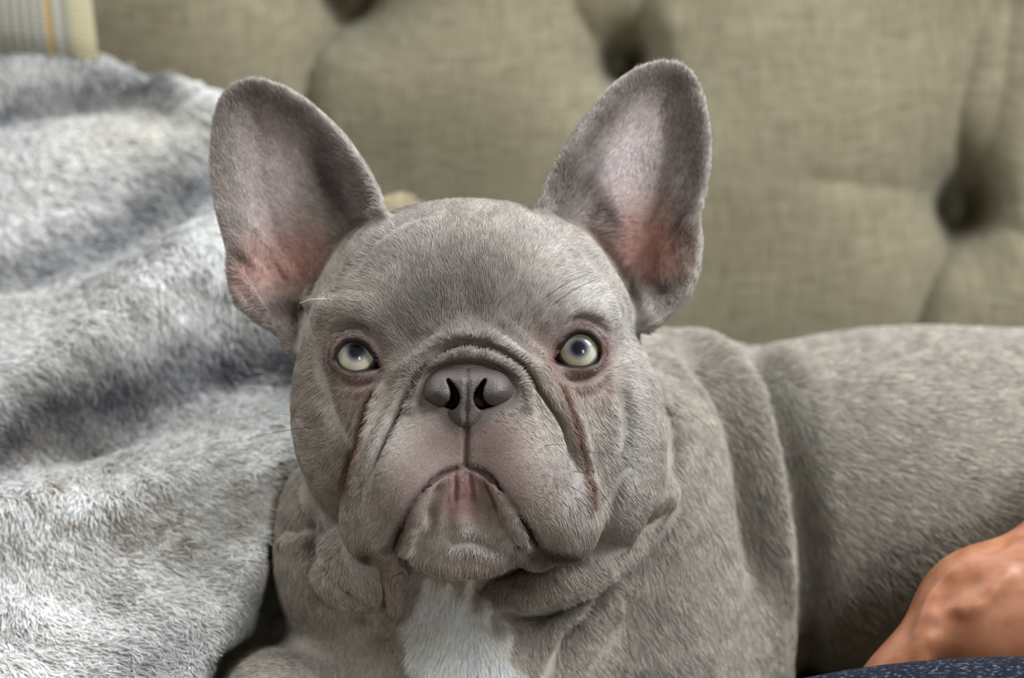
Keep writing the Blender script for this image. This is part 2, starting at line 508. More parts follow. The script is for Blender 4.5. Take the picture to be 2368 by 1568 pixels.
gx_ = np.gradient(zt_, H.x, axis=0); gy_ = np.gradient(zt_, H.y, axis=1)
sl = np.sqrt(1 + np.clip(gx_ ** 2 + gy_ ** 2, 0, 4))
H.F[:] = np.maximum(np.maximum((H.z[None, None, :] - zt_[:, :, None]) / sl[:, :, None], (-ins)[:, :, None]), (zn - 80) - H.z[None, None, :]).astype(np.float32)
for pts in ([(1036,880),(1046,896),(1052,914),(1048,932),(1034,942),(1010,946),(985,938)], [(1121,880),(1112,896),(1106,914),(1110,932),(1124,941),(1150,942),(1176,934)]):
    p = spline(pts, 15); t = np.linspace(0, 1, len(p))
    r = np.interp(t, [0, .2, .4, .58, .72, 1], [4, 9, 13, 12, 6, 3])
    dp = np.interp(t, [0, .15, .6, .75, 1], [.3, 1, 1, .15, 0.05])
    q0 = H.on(p, 0)
    for dz in (0, -12, -24, -36, -48, -60, -72):
        q = q0.copy(); q[:, 2] += dz * dp + 2
        H.tube(q, r * (1 if dz == 0 else .95), k=6 if dz == 0 else 3, sub=True)
p = spline([(1079,846),(1079,900),(1077,960),(1076,1000)], 15)
H.tube(H.on(p, 1.5), 4.5, k=7, sub=True)
nV, nQ = H.mesh(); nV = relax(nV, nQ, 2, 0.5)
V, Q = G.mesh()
V = relax(V, Q, 1, 0.6)
N = vert_normals(V, Q)
PXV, PYV = to_px(V)

# ---- wrinkles: creases with a raised lip on one or both sides, pressed into the surface
FOLDS = [  # points, depth, width, (ref point of raised side, height, reach), height on the other side
    ([(1080,798),(1030,809),(975,850),(943,915),(900,1000),(868,1065),(838,1160)], 26, 6.5, (850,850), 14, 38, 9, 22),
    ([(1080,798),(1140,806),(1202,844),(1248,905),(1292,975),(1316,1050),(1334,1140)], 26, 6.5, (1300,850), 14, 38, 9, 22),
    ([(886,850),(856,915),(838,985),(813,1065),(798,1130),(788,1200)], 20, 6.5, (900,1000), 12, 34, 3, 30),
    ([(1266,832),(1304,905),(1328,980),(1349,1065),(1368,1140),(1384,1210)], 20, 6.5, (1280,1000), 12, 34, 3, 30),
    ([(962,925),(983,872),(1030,845),(1080,838),(1130,844),(1180,874),(1202,925)], 18, 6, (1080,800), 4, 18, 0, 20),
    ([(880,862),(925,832),(985,785),(1045,758)], 12, 12, (960,860), 7, 36, 0, 30),
    ([(1262,850),(1215,812),(1165,776),(1115,756)], 12, 12, (1180,860), 7, 36, 0, 30),
    ([(1110,790),(1092,730),(1086,640),(1088,560)], 7, 30, (1200,690), 0, 30, 0, 30),
    ([(820,640),(850,600),(890,552),(960,512),(1030,500)], 9, 9, (900,620), 7, 40, 0, 30),
    ([(1270,530),(1340,580),(1400,650),(1440,730),(1455,800)], 8, 10, (1350,680), 6, 36, 5, 30),
    ([(1340,520),(1410,590),(1455,670),(1480,760)], 8, 10, (1380,650), 5, 36, 3, 30),
    ([(742,800),(748,870),(770,930),(800,1000),(825,1060)], 6, 18, (850,900), 0, 30, 5, 40),
    ([(1405,860),(1432,920),(1440,980),(1425,1060)], 11, 16, (1380,960), 5, 30, 5, 30),
    ([(1450,1060),(1420,1120),(1395,1190)], 8, 16, (1380,1060), 4, 30, 4, 30),
    ([(1028,1108),(1006,1165),(984,1225)], 17, 11, (1050,1180), 7, 24, 5, 24),
    ([(1108,1104),(1130,1160),(1152,1215)], 17, 11, (1070,1180), 7, 24, 5, 24),
    ([(1054,1085),(1054,1120),(1050,1180)], 6, 6, (1070,1120), 3, 12, 3, 12), ([(1086,1085),(1090,1120),(1096,1180)], 6, 6, (1070,1120), 3, 12, 3, 12),
    ([(1035,1262),(1085,1250),(1140,1260),(1185,1246)], 13, 11, (1080,1300), 6, 26, 4, 26),
    ([(905,1255),(925,1288),(955,1308)], 14, 9, (960,1260), 6, 24, 0, 20),
    ([(1185,1246),(1215,1275),(1240,1275)], 12, 8, (1180,1280), 4, 24, 4, 20),
    ([(698,1100),(718,1180),(726,1260),(765,1345),(830,1402),(880,1415)], 34, 14, (820,1260), 10, 50, 0, 40),
    ([(640,1215),(690,1225),(716,1200)], 9, 14, (680,1280), 5, 40, 0, 30),
    ([(1130,1400),(1190,1418),(1300,1404),(1400,1348),(1480,1262),(1540,1140)], 46, 15, (1300,1340), 18, 46, 0, 40),
    ([(1240,1600),(1310,1490),(1395,1390),(1480,1290),(1570,1130)], 60, 24, (1400,1330), 26, 44, 0, 40),
    ([(768,780),(800,758),(840,760),(872,790)], 9, 8, (820,720), 5, 24, 3, 14),
    ([(1296,770),(1330,740),(1370,745),(1400,780)], 8, 8, (1340,700), 4, 24, 3, 14),
    ([(768,856),(800,885),(850,885),(886,868)], 6, 9, (820,930), 4, 24, 3, 14),
    ([(1290,862),(1330,880),(1380,870),(1408,830)], 6, 9, (1340,930), 4, 24, 3, 14),
    ([(1520,880),(1545,960),(1552,1010),(1540,1090)], 14, 14, (1500,1000), 4, 40, 4, 40),
]
hh = np.zeros(len(V)); FF = V[:, 2] > -420
fx, fy = PXV[FF], PYV[FF]; hf_ = np.zeros(len(fx))
LINES = []
for pts, dep, wd, ref, A1, l1, A2, l2 in FOLDS:
    ln = spline(pts, 15)
    if dep >= 17: LINES.append((ln, wd))
    d_, t_ = line_d(fx, fy, ln)
    fade = sstep(0, .32, t_) * sstep(1, .68, t_) if np.hypot(*(np.array(pts[0]) - np.array((1080, 798)))) > 3 else sstep(1, .65, t_)
    # which side: sign against the nearest direction of the line
    i_ = np.clip((t_ * (len(ln) - 1)).astype(int), 0, len(ln) - 2)
    tx, ty = ln[i_ + 1, 0] - ln[i_, 0], ln[i_ + 1, 1] - ln[i_, 1]
    sg = np.sign(tx * (fy - ln[i_, 1]) - ty * (fx - ln[i_, 0]))
    rd, rt = line_d(np.array([float(ref[0])]), np.array([float(ref[1])]), ln); j_ = min(int(rt[0] * (len(ln) - 1)), len(ln) - 2)
    rs = np.sign((ln[j_ + 1, 0] - ln[j_, 0]) * (ref[1] - ln[j_, 1]) - (ln[j_ + 1, 1] - ln[j_, 1]) * (ref[0] - ln[j_, 0]))
    up = sg == rs
    lip = np.where(up, A1 * np.exp(-(d_ / l1) ** 2), A2 * np.exp(-(d_ / l2) ** 2)) * (1 - np.exp(-(d_ / (wd * 1.2)) ** 2))
    hf_ += fade * (lip - dep * np.exp(-(d_ / wd) ** 2))
near_eye = np.minimum(poly_sd(fx, fy, np.array(EYE_L)), poly_sd(fx, fy, np.array(EYE_R)))
hf_ *= sstep(4, 14, near_eye)
hh[FF] = hf_ * sstep(-.1, .35, N[FF][:, 2])
# shoulder skin rolls
SH = (PXV > 1440) & (V[:, 2] < -300) & (V[:, 2] > -1100) & (PYV > 700)
sx_, sy_ = PXV[SH], PYV[SH]; hs = np.zeros(len(sx_))
for pts, dep, wd, A1, l1, A2, l2 in (
        ([(1500,760),(1590,815),(1672,920),(1708,1040),(1728,1160),(1745,1300),(1770,1450)], 62, 34, 34, 80, 14, 50),
        ([(1560,700),(1680,760),(1765,850),(1815,980),(1845,1120),(1866,1260),(1872,1400),(1868,1640)], 80, 34, 62, 80, 0, 50),
        ([(1560,1250),(1500,1330),(1420,1430),(1340,1520)], 8, 30, 6, 70, 0, 50)):
    ln = spline(pts, 15); d_, t_ = line_d(sx_, sy_, ln)
    i_ = np.clip((t_ * (len(ln) - 1)).astype(int), 0, len(ln) - 2)
    sg = (ln[i_ + 1, 0] - ln[i_, 0]) * (sy_ - ln[i_, 1]) - (ln[i_ + 1, 1] - ln[i_, 1]) * (sx_ - ln[i_, 0])
    lip = np.where(sg > 0, A1 * np.exp(-(d_ / l1) ** 2), A2 * np.exp(-(d_ / l2) ** 2)) * (1 - np.exp(-(d_ / (wd * 1.1)) ** 2))
    hs += sstep(0, .2, t_) * sstep(1.05, .75, t_) * (lip - dep * np.exp(-(d_ / wd) ** 2))
hh[SH] += hs * sstep(-.2, .3, N[SH][:, 2])
V = V + N * hh[:, None]
N = vert_normals(V, Q)

# ---- coat colours (albedo), with some highlights and rim light painted in
TEAR_L = spline([(884,850),(858,915),(840,985),(815,1065),(800,1130),(792,1190)], 12)
TEAR_R = spline([(1268,832),(1302,905),(1326,980),(1347,1065),(1366,1140),(1380,1205)], 12)
MOUTH = spline([(906,1262),(932,1210),(965,1150),(1015,1100),(1076,1078),(1130,1100),(1180,1158),(1215,1212),(1242,1262),(1285,1280)], 12)
WHITE = [(945,1372),(1010,1352),(1085,1352),(1120,1390),(1160,1450),(1175,1500),(1215,1545),(1270,1620),(1300,1720),(920,1720),(930,1600),(985,1555),(945,1500),(955,1440)]
EARPOLY_L = np.vstack([spline(EAR_L, 9), [(760,840),(900,700),(960,560)]])
EARPOLY_R = np.vstack([spline(EAR_R, 9), [(1420,800),(1300,660),(1200,540)]])

EARF_L, EARF_R = spline(EAR_L, 9), spline(EAR_R, 9)
def blob(px, py, cx, cy, rx, ry, a=0.0):
    a = math.radians(a); dx, dy = px - cx, py - cy
    u = dx * math.cos(a) + dy * math.sin(a); v = -dx * math.sin(a) + dy * math.cos(a)
    return np.exp(-((u / rx) ** 2 + (v / ry) ** 2))

def mixc(c, col, w):
    w = np.clip(w, 0, 1)[:, None]; return c * (1 - w) + lin(*col)[None, :] * w

NOSEP = np.array([(965,910),(980,872),(1015,850),(1080,840),(1145,850),(1180,872),(1198,905),(1185,935),(1140,950),(1112,985),(1076,1003),(1040,985),(1015,952),(975,935)])

def ear_mask(px, py, z):
    w = np.zeros(px.shape)
    for poly in (EARPOLY_L, EARPOLY_R):
        w = np.maximum(w, sstep(2, -6, poly_sd(px, py, poly)))
    # the head itself covers the ear roots
    return w

def coat(px, py, z, nz, is_ear):
    n = len(px)
    c = np.tile(lin(173, 163, 151), (n, 1))
    f = (z > -330) & ~is_ear
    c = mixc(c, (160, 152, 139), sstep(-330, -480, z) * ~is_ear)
    ff = f.astype(float)
    b = lambda *a: blob(px, py, *a) * ff
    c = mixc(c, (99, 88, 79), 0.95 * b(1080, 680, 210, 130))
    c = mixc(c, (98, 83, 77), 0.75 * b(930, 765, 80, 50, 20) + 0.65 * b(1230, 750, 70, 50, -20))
    c = mixc(c, (184, 178, 172), 0.7 * b(1380, 690, 60, 160, -35) + 0.6 * b(1470, 900, 50, 150) + 0.5 * b(1440, 1080, 80, 120))  # right temple and cheek painted lighter, as the window side of the face
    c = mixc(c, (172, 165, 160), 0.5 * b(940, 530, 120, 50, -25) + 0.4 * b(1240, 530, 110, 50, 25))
    c = mixc(c, (172, 164, 156), 0.6 * b(985, 810, 60, 25, -30) + 0.6 * b(1180, 800, 60, 25, 30))  # painted highlights on the folds above the nose
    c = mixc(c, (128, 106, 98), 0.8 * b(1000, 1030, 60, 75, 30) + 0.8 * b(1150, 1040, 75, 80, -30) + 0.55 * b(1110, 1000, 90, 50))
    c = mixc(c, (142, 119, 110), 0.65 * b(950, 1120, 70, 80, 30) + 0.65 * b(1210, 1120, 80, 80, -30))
    c = mixc(c, (178, 170, 166), 0.6 * b(1320, 1120, 40, 130, -15) + 0.4 * b(900, 1000, 40, 60, 30))  # painted highlights on the muzzle folds, stronger on the lit right side
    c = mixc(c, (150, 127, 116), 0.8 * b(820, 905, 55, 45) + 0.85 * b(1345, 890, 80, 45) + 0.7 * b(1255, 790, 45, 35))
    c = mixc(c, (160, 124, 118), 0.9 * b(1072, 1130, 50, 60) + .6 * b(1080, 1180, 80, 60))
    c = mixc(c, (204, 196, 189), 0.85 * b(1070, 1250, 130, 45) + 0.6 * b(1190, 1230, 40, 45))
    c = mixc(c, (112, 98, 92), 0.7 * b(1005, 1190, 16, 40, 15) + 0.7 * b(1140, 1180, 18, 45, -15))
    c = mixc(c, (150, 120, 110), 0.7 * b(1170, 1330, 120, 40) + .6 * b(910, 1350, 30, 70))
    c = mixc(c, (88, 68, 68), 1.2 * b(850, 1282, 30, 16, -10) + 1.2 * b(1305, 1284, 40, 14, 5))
    c = mixc(c, (105, 80, 66), 0.9 * b(1250, 1285, 32, 26) + 0.5 * b(1375, 1230, 18, 20))
    d = poly_sd(px, py, NOSEP)
    c = mixc(c, (98, 86, 80), 0.85 * np.exp(-(np.maximum(d, 0) / 12) ** 2) * ff)
    for T in (TEAR_L, TEAR_R):
        d, t = line_d(px, py, T)
        c = mixc(c, (112, 72, 54), 0.95 * np.exp(-(d / (9 + 6 * t)) ** 2) * ff * sstep(0, .25, t) * sstep(1.0, .75, t))
    d, t = line_d(px, py, MOUTH)
    c = mixc(c, (92, 70, 68), 0.9 * np.exp(-(d / 11) ** 2) * ff)
    d, t = line_d(px, py, np.array([(1077, 925), (1076, 1078)]))
    c = mixc(c, (104, 84, 86), 0.6 * np.exp(-(d / 9) ** 2) * ff)
    for k, poly in enumerate((EYE_L, EYE_R)):
        d = poly_sd(px, py, np.array(poly)); top = sstep(820, 790, py)
        c = mixc(c, (46, 35, 33), (1.1 * np.exp(-(np.maximum(d, 0) / (4.5 + 10 * top)) ** 2)) * ff)
        c = mixc(c, (124, 100, 92), 0.85 * np.exp(-(np.maximum(d - 6, 0) / 13) ** 2) * sstep(3, 9, d) * ff)
        c = mixc(c, (140, 116, 107), 0.5 * np.exp(-(np.maximum(d - 16, 0) / 20) ** 2) * sstep(12, 22, d) * ff)
    c = mixc(c, (150, 100, 95), .9 * b(1277, 832, 10, 10) + .7 * b(1396, 812, 5, 22))
    c = mixc(c, (70, 50, 44), .8 * b(890, 850, 16, 10, 10) + .5 * b(775, 850, 8, 14))
    d = poly_sd(px, py, np.array(WHITE))
    nn = 14 * np.sin(px * .05 + 2 * np.sin(py * .04)) + 8 * np.sin(px * .13 + py * .02)
    c = mixc(c, (252, 245, 230), sstep(14, -14, d + nn) * (z < -60))
    e = is_ear.astype(float) * sstep(0.0, 0.35, nz)
    b = lambda *a: blob(px, py, *a) * e
    c = mixc(c, (140, 129, 119), 0.8 * e)
    c = mixc(c, (226, 210, 207), 1.0 * b(640, 410, 80, 160, -8) + 1.05 * b(1450, 400, 75, 180, 12))  # pinkish ear centres, brightened with a painted sheen
    c = mixc(c, (196, 152, 138), 0.9 * b(670, 610, 85, 85) + 1.1 * b(1480, 560, 90, 90, 20) + .7 * b(1550, 610, 40, 60) + .6 * b(570, 640, 40, 60))
    c = mixc(c, (176, 122, 106), 0.5 * b(720, 590, 40, 50) + 0.6 * b(1500, 590, 50, 60, 20))
    for E_, inner_x in ((EARF_L, 1), (EARF_R, -1)):
        d_, t_ = line_d(px, py, E_)
        inn = sstep(.45, .15, t_)
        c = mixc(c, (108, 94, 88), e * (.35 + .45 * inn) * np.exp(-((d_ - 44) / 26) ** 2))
        c = mixc(c, (190, 182, 174), .75 * is_ear * np.exp(-(d_ / 13) ** 2))  # lit rim of the ears painted into the fur colour
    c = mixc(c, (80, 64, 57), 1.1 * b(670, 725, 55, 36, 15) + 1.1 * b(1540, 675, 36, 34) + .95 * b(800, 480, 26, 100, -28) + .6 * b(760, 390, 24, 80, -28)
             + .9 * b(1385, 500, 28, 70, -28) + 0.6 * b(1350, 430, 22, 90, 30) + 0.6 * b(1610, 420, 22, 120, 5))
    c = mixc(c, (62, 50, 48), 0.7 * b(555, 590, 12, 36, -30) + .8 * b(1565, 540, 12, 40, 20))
    return c

EARV = (ear_mask(PXV, PYV, V[:, 2]) > 0.5) & (V[:, 2] < -165)
# the ear begins outside the outline of the skull
def off_skull(px, py):
    l = np.interp(py, [470, 540, 600, 680, 740, 830], [893, 830, 770, 720, 692, 684])
    r = np.interp(py, [470, 530, 590, 650, 720, 770], [1245, 1330, 1400, 1450, 1490, 1512])
    return (px < l - 3) | (px > r + 3)
EARV &= off_skull(PXV, PYV)
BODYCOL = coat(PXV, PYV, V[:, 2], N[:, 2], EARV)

skin_m, nt, bs, out = new_mat('dog_skin')
at = node(nt, 'ShaderNodeAttribute', attribute_name='col')
ns = node(nt, 'ShaderNodeTexNoise'); ns.inputs['Scale'].default_value = 420; ns.inputs['Detail'].default_value = 3
mul = node(nt, 'ShaderNodeMix', data_type='RGBA', blend_type='MULTIPLY'); mul.inputs[0].default_value = 1.0
rmp = node(nt, 'ShaderNodeMapRange'); rmp.inputs[1].default_value = 0.3; rmp.inputs[2].default_value = 0.7; rmp.inputs[3].default_value = 0.75; rmp.inputs[4].default_value = 1.1
nt.links.new(ns.outputs[0], rmp.inputs[0]); nt.links.new(at.outputs['Color'], mul.inputs[6]); nt.links.new(rmp.outputs[0], mul.inputs[7])
nt.links.new(mul.outputs[2], bs.inputs['Base Color'])
bs.inputs['Roughness'].default_value = 0.62; bs.inputs['Specular IOR Level'].default_value = 0.3
bs.inputs['Subsurface Weight'].default_value = 0.0
bmp = node(nt, 'ShaderNodeBump'); bmp.inputs['Strength'].default_value = 0.25; bmp.inputs['Distance'].default_value = 0.0006
nt.links.new(ns.outputs[0], bmp.inputs['Height']); nt.links.new(bmp.outputs[0], bs.inputs['Normal'])

base = to_world(C(1250, 1700, -600))
dog = empty('dog', base, 'grey-fawn french bulldog with pale eyes and upright ears lying on the sofa', 'dog')
body = mesh_obj('body', to_world(V), Q, skin_m, dog)
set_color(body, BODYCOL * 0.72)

# ---- nose
nose_m, nt, bs, out = new_mat('nose_leather')
vo = node(nt, 'ShaderNodeTexVoronoi'); vo.inputs['Scale'].default_value = 1300
tc = node(nt, 'ShaderNodeTexCoord'); nt.links.new(tc.outputs['Object'], vo.inputs['Vector'])
cr = node(nt, 'ShaderNodeMix', data_type='RGBA'); cr.inputs[6].default_value = lin4(88, 79, 75); cr.inputs[7].default_value = lin4(68, 60, 57)
nt.links.new(vo.outputs['Distance'], cr.inputs[0]); nt.links.new(cr.outputs[2], bs.inputs['Base Color'])
bs.inputs['Roughness'].default_value = 0.42; bs.inputs['Specular IOR Level'].default_value = 0.45
bmp = node(nt, 'ShaderNodeBump'); bmp.inputs['Strength'].default_value = 0.5; bmp.inputs['Distance'].default_value = 0.0004; bmp.invert = True
nt.links.new(vo.outputs['Distance'], bmp.inputs['Height']); nt.links.new(bmp.outputs[0], bs.inputs['Normal'])
nose = props(mesh_obj('nose', to_world(nV), nQ, nose_m, dog), 'dark grey leathery nose')

# ---- eyes: pale iris, small pupil in a blue halo, wet surface
def eye_mat(name, iris_a, iris_b, halo, halo_r, pupil_r):
    m, nt, bs, out = new_mat(name)
    at = node(nt, 'ShaderNodeAttribute', attribute_name='ang')
    r = node(nt, 'ShaderNodeValToRGB'); e = r.color_ramp.elements
    e[0].position = 0.0; e[0].color = lin4(14, 14, 18); e[1].position = 1.0; e[1].color = lin4(70, 55, 50)
    for p, c in ((pupil_r, (18, 20, 28)), (pupil_r + .11, halo), (halo_r, iris_b), (halo_r + .22, iris_a), (0.82, iris_b), (0.89, (124, 122, 98)), (0.94, (46, 58, 68)), (0.985, (60, 74, 84))):
        q = e.new(p); q.color = lin4(*c)
    nt.links.new(at.outputs['Fac'], r.inputs[0])
    at2 = node(nt, 'ShaderNodeAttribute', attribute_name='fib')
    nz = node(nt, 'ShaderNodeTexNoise'); nz.inputs['Scale'].default_value = 1.0; nz.inputs['Detail'].default_value = 4
    nt.links.new(at2.outputs['Vector'], nz.inputs['Vector'])
    mp = node(nt, 'ShaderNodeMapRange'); mp.inputs[3].default_value = 0.78; mp.inputs[4].default_value = 1.15
    nt.links.new(nz.outputs[0], mp.inputs[0])
    mu = node(nt, 'ShaderNodeMix', data_type='RGBA', blend_type='MULTIPLY'); mu.inputs[0].default_value = 1
    nt.links.new(r.outputs[0], mu.inputs[6]); nt.links.new(mp.outputs[0], mu.inputs[7])
    nt.links.new(mu.outputs[2], bs.inputs['Base Color'])
    bs.inputs['Roughness'].default_value = 0.35; bs.inputs['Specular IOR Level'].default_value = 0.2
    bs.inputs['Coat Weight'].default_value = 1.0; bs.inputs['Coat Roughness'].default_value = 0.015; bs.inputs['Coat IOR'].default_value = 1.38
    return m
eye_m = eye_mat('eye_iris', (208, 202, 178), (190, 186, 164), (72, 79, 92), .60, .26)
eye_ms = (eye_m, eye_m)
for (cx, cy, zc, R, gx, gy), em in zip(EYES, eye_ms):
    a = np.linspace(0, np.pi, 65); b = np.linspace(0, 2 * np.pi, 72, endpoint=False)
    A, B = np.meshgrid(a, b, indexing='ij')
    P = np.stack([np.sin(A) * np.cos(B), np.sin(A) * np.sin(B), np.cos(A)], -1).reshape(-1, 3)
    idx = np.arange(65 * 72).reshape(65, 72)
    f = np.stack([idx[:-1], idx[1:], np.roll(idx, -1, 1)[1:], np.roll(idx, -1, 1)[:-1]], -1).reshape(-1, 4)
    # turn the pole towards the gaze
    g = np.array([(gx - cx) / R, -(gy - cy) / R, 0]); g[2] = math.sqrt(max(0, 1 - g @ g))
    ux = np.cross([0, 1, 0], g); ux /= np.linalg.norm(ux); uy = np.cross(g, ux)
    Pw = P[:, :1] * ux + P[:, 1:2] * uy + P[:, 2:] * g
    ang = np.clip(np.sin(np.clip(A, 0, np.pi / 2)) / (50.0 / R), 0, 1.0).ravel()
    ang[(A > np.pi / 2).ravel()] = 1.0
    o = mesh_obj('eye', to_world(C(cx, cy, zc) + Pw * R), f, em, dog)
    t = o.data.attributes.new('ang', 'FLOAT', 'POINT'); t.data.foreach_set('value', ang.astype(np.float32))
    t = o.data.attributes.new('fib', 'FLOAT_VECTOR', 'POINT')
    fv = np.stack([np.cos(B) * 9, np.sin(B) * 9, A * 1.2 + cx], -1).reshape(-1, 3); t.data.foreach_set('vector', fv.astype(np.float32).ravel())
    props(o, 'pale greenish yellow eye')

# ---- fur
FLOW = np.array([
 (1080,775,0,-1),(1080,600,0,-1),(950,650,-.35,-1),(1210,650,.35,-1),(860,600,-.75,-.8),(1300,600,.8,-.7),(1080,490,0,-1),(930,510,-.5,-1),(1230,505,.5,-1),
 (960,760,-.35,-.9),(1190,755,.4,-.9),(820,735,-.95,-.4),(760,760,-1,0),(1340,730,.75,-.65),(1420,760,1,-.25),(715,800,-1,.05),(715,1000,-1,.2),(760,900,-.9,.3),
 (1450,880,1,.1),(1470,1020,.95,.3),(1430,1150,.8,.7),(810,930,-.45,1),(1370,930,.5,1),(880,930,-.65,.8),(850,1040,-.5,.9),(1275,900,.65,.8),(1320,1030,.45,.9),
 (1080,825,0,-1),(1000,850,-.8,-.5),(1160,850,.8,-.5),(1010,1010,-.6,.5),(1150,1010,.6,.5),(950,1080,-.85,.5),(1210,1080,.85,.5),(880,1180,-.7,.75),(1290,1180,.6,.8),
 (850,1260,-.4,1),(1320,1260,.4,1),(1075,1200,0,1),(980,1230,-.35,1),(1180,1230,.35,1),(1075,1300,0,1),
 (640,400,-.35,-1),(500,400,-.5,-.6),(500,250,-.6,-.8),(600,200,-.1,-1),(800,400,-.75,-.5),(850,480,-.8,-.2),(680,650,-.2,-1),(690,740,.1,-1),(600,720,-.6,.3),
 (1480,400,.35,-1),(1350,400,.8,-.5),(1390,520,1,-.15),(1300,400,-.3,-1),(1620,400,.5,-.8),(1560,180,.1,-1),(1540,680,-.1,-1),
 (830,1330,.2,1),(700,1300,-.3,1),(680,1450,0,1),(1080,1500,0,1),(960,1480,-.3,1),(1200,1480,.3,1),(1350,1350,.7,.7),(1500,1250,.4,1),
 (1600,1000,.5,.9),(1620,1300,.3,1),(1780,1000,.6,.8),(1800,1400,.3,1),(1600,780,.9,.1),(2000,850,1,.1),(2100,1100,1,.3),(2100,1400,.6,.9),(2350,1000,1,.2),(620,1540,-.6,.5)], dtype=np.float64)

def flow(px, py):
    out = np.zeros((len(px), 2)); wsum = np.zeros(len(px))
    for x, y, dx, dy in FLOW:
        l = math.hypot(dx, dy)
        w = 1.0 / ((px - x) ** 2 + (py - y) ** 2 + 400.0) ** 1.6
        out[:, 0] += w * dx / l; out[:, 1] += w * dy / l; wsum += w
    return out / wsum[:, None]

def scatter(V, Q, dens, n):
    """n random points on quads; dens per quad"""
    a = V[Q[:, 2]] - V[Q[:, 0]]; b = V[Q[:, 3]] - V[Q[:, 1]]
    ar = 0.5 * np.linalg.norm(np.cross(a, b), axis=1) * dens
    cum = np.cumsum(ar); f = np.searchsorted(cum, rng.random(n) * cum[-1])
    u, v = rng.random((2, n))
    w = np.stack([(1 - u) * (1 - v), u * (1 - v), u * v, (1 - u) * v], 1)
    return f, w

def grow(P, Nn, T, L, lift, K=5, curl=0.0):
    """root points, normals, tangents (unit), lengths -> (n,K,3)"""
    t = np.linspace(0, 1, K)[None, :, None]
    T = T[:, None, :]; Nn = Nn[:, None, :]; L = L[:, None, None]; lift = lift[:, None, None]
    return P[:, None, :] + L * (t * T * np.sqrt(1 - lift ** 2) + Nn * (lift * t - (lift * .62) * t * t))

qc = V[Q].mean(1); qn = N[Q].mean(1)
qpx, qpy = to_px(qc)
near = sstep(-700, -250, qc[:, 2])
eyed = np.minimum(poly_sd(qpx, qpy, np.array(EYE_L)), poly_sd(qpx, qpy, np.array(EYE_R)))
nosed = poly_sd(qpx, qpy, NOSEP)
front = qc[:, 2] > -330
earq = EARV[Q].mean(1)
dens = (0.22 + 0.78 * near) * np.where(qn[:, 2] > -0.25, 1.0, 0.35)
dens *= np.where(front, sstep(5, 13, eyed) * sstep(-4, 6, nosed), 1.0)
md, _ = line_d(qpx, qpy, MOUTH); dens *= np.where(front, sstep(1, 7, md), 1)
inner = earq * sstep(0.1, 0.4, qn[:, 2])
bare = np.clip(blob(qpx, qpy, 655, 590, 90, 100) + blob(qpx, qpy, 1490, 560, 90, 110, 15) + .75 * blob(qpx, qpy, 640, 430, 60, 120) + .75 * blob(qpx, qpy, 1450, 420, 60, 140), 0, 1) * inner
dens *= 1 - 0.85 * bare
qin = (qpx > -100) & (qpx < 2560) & (qpy > 0) & (qpy < 1750)
dens *= np.where(qin, 1, 0.25)
NF = 620000
f, w = scatter(V, Q, dens, NF)
P = (V[Q[f]] * w[:, :, None]).sum(1); Nn = (N[Q[f]] * w[:, :, None]).sum(1); Nn /= np.linalg.norm(Nn, axis=1, keepdims=True)
hpx, hpy = to_px(P)
hear = EARV[Q[f]].mean(1) > 0.5
d = flow(hpx, hpy)
def vnoise(x, y, s, seed):
    x = x / s; y = y / s; xi = np.floor(x); yi = np.floor(y); fx_ = x - xi; fy_ = y - yi
    fx_ = fx_ * fx_ * (3 - 2 * fx_); fy_ = fy_ * fy_ * (3 - 2 * fy_)
    def hs(a, b): return np.modf(np.abs(np.sin(a * 127.1 + b * 311.7 + seed)) * 43758.5453)[0]
    return (hs(xi, yi) * (1 - fx_) + hs(xi + 1, yi) * fx_) * (1 - fy_) + (hs(xi, yi + 1) * (1 - fx_) + hs(xi + 1, yi + 1) * fx_) * fy_ - .5
jit = rng.normal(0, 0.12, NF) + .55 * vnoise(hpx, hpy, 22, 1.0) + .5 * vnoise(hpx, hpy, 70, 2.0)
ca, sa = np.cos(jit), np.sin(jit)
d3 = np.stack([d[:, 0] * ca - d[:, 1] * sa, -(d[:, 0] * sa + d[:, 1] * ca), np.full(NF, -0.15)], 1)
T = d3 - (d3 * Nn).sum(1, keepdims=True) * Nn
T /= np.maximum(np.linalg.norm(T, axis=1, keepdims=True), 1e-6)
L = 30 * rng.uniform(0.6, 1.15, NF)
bl = lambda *a: blob(hpx, hpy, *a)
L *= 1 - 0.58 * np.clip(bl(1078, 1020, 160, 90) + bl(1074, 1150, 110, 90) + 1.3 * bl(1080, 832, 125, 42) + .7 * bl(930, 1120, 90, 120) + .7 * bl(1230, 1120, 90, 120), 0, 1)
L *= 1 - 0.5 * np.clip(bl(822, 826, 85, 75) + bl(1338, 810, 90, 80), 0, 1)
L = np.where(hear, 20 * rng.uniform(.6, 1.2, NF), L)
L *= np.where(P[:, 2] < -330, np.where(hear, 1.0, 1.45), 1.0)
wht = sstep(20, -10, poly_sd(hpx, hpy, np.array(WHITE))) * (P[:, 2] < -60)
L *= 1 + 0.9 * wht
gd = np.full(NF, 99.0)
for ln, r_ in LINES:
    if r_ > 20: continue
    bb = (P[:, 2] > -330) & (hpx > ln[:, 0].min() - 25) & (hpx < ln[:, 0].max() + 25) & (hpy > ln[:, 1].min() - 25) & (hpy < ln[:, 1].max() + 25)
    dd_, _ = line_d(hpx[bb], hpy[bb], ln); gd[bb] = np.minimum(gd[bb], dd_ / min(max(r_, 6), 10))
L *= np.where(P[:, 2] > -330, 0.7 + 0.3 * sstep(.3, 1.5, gd), 1)
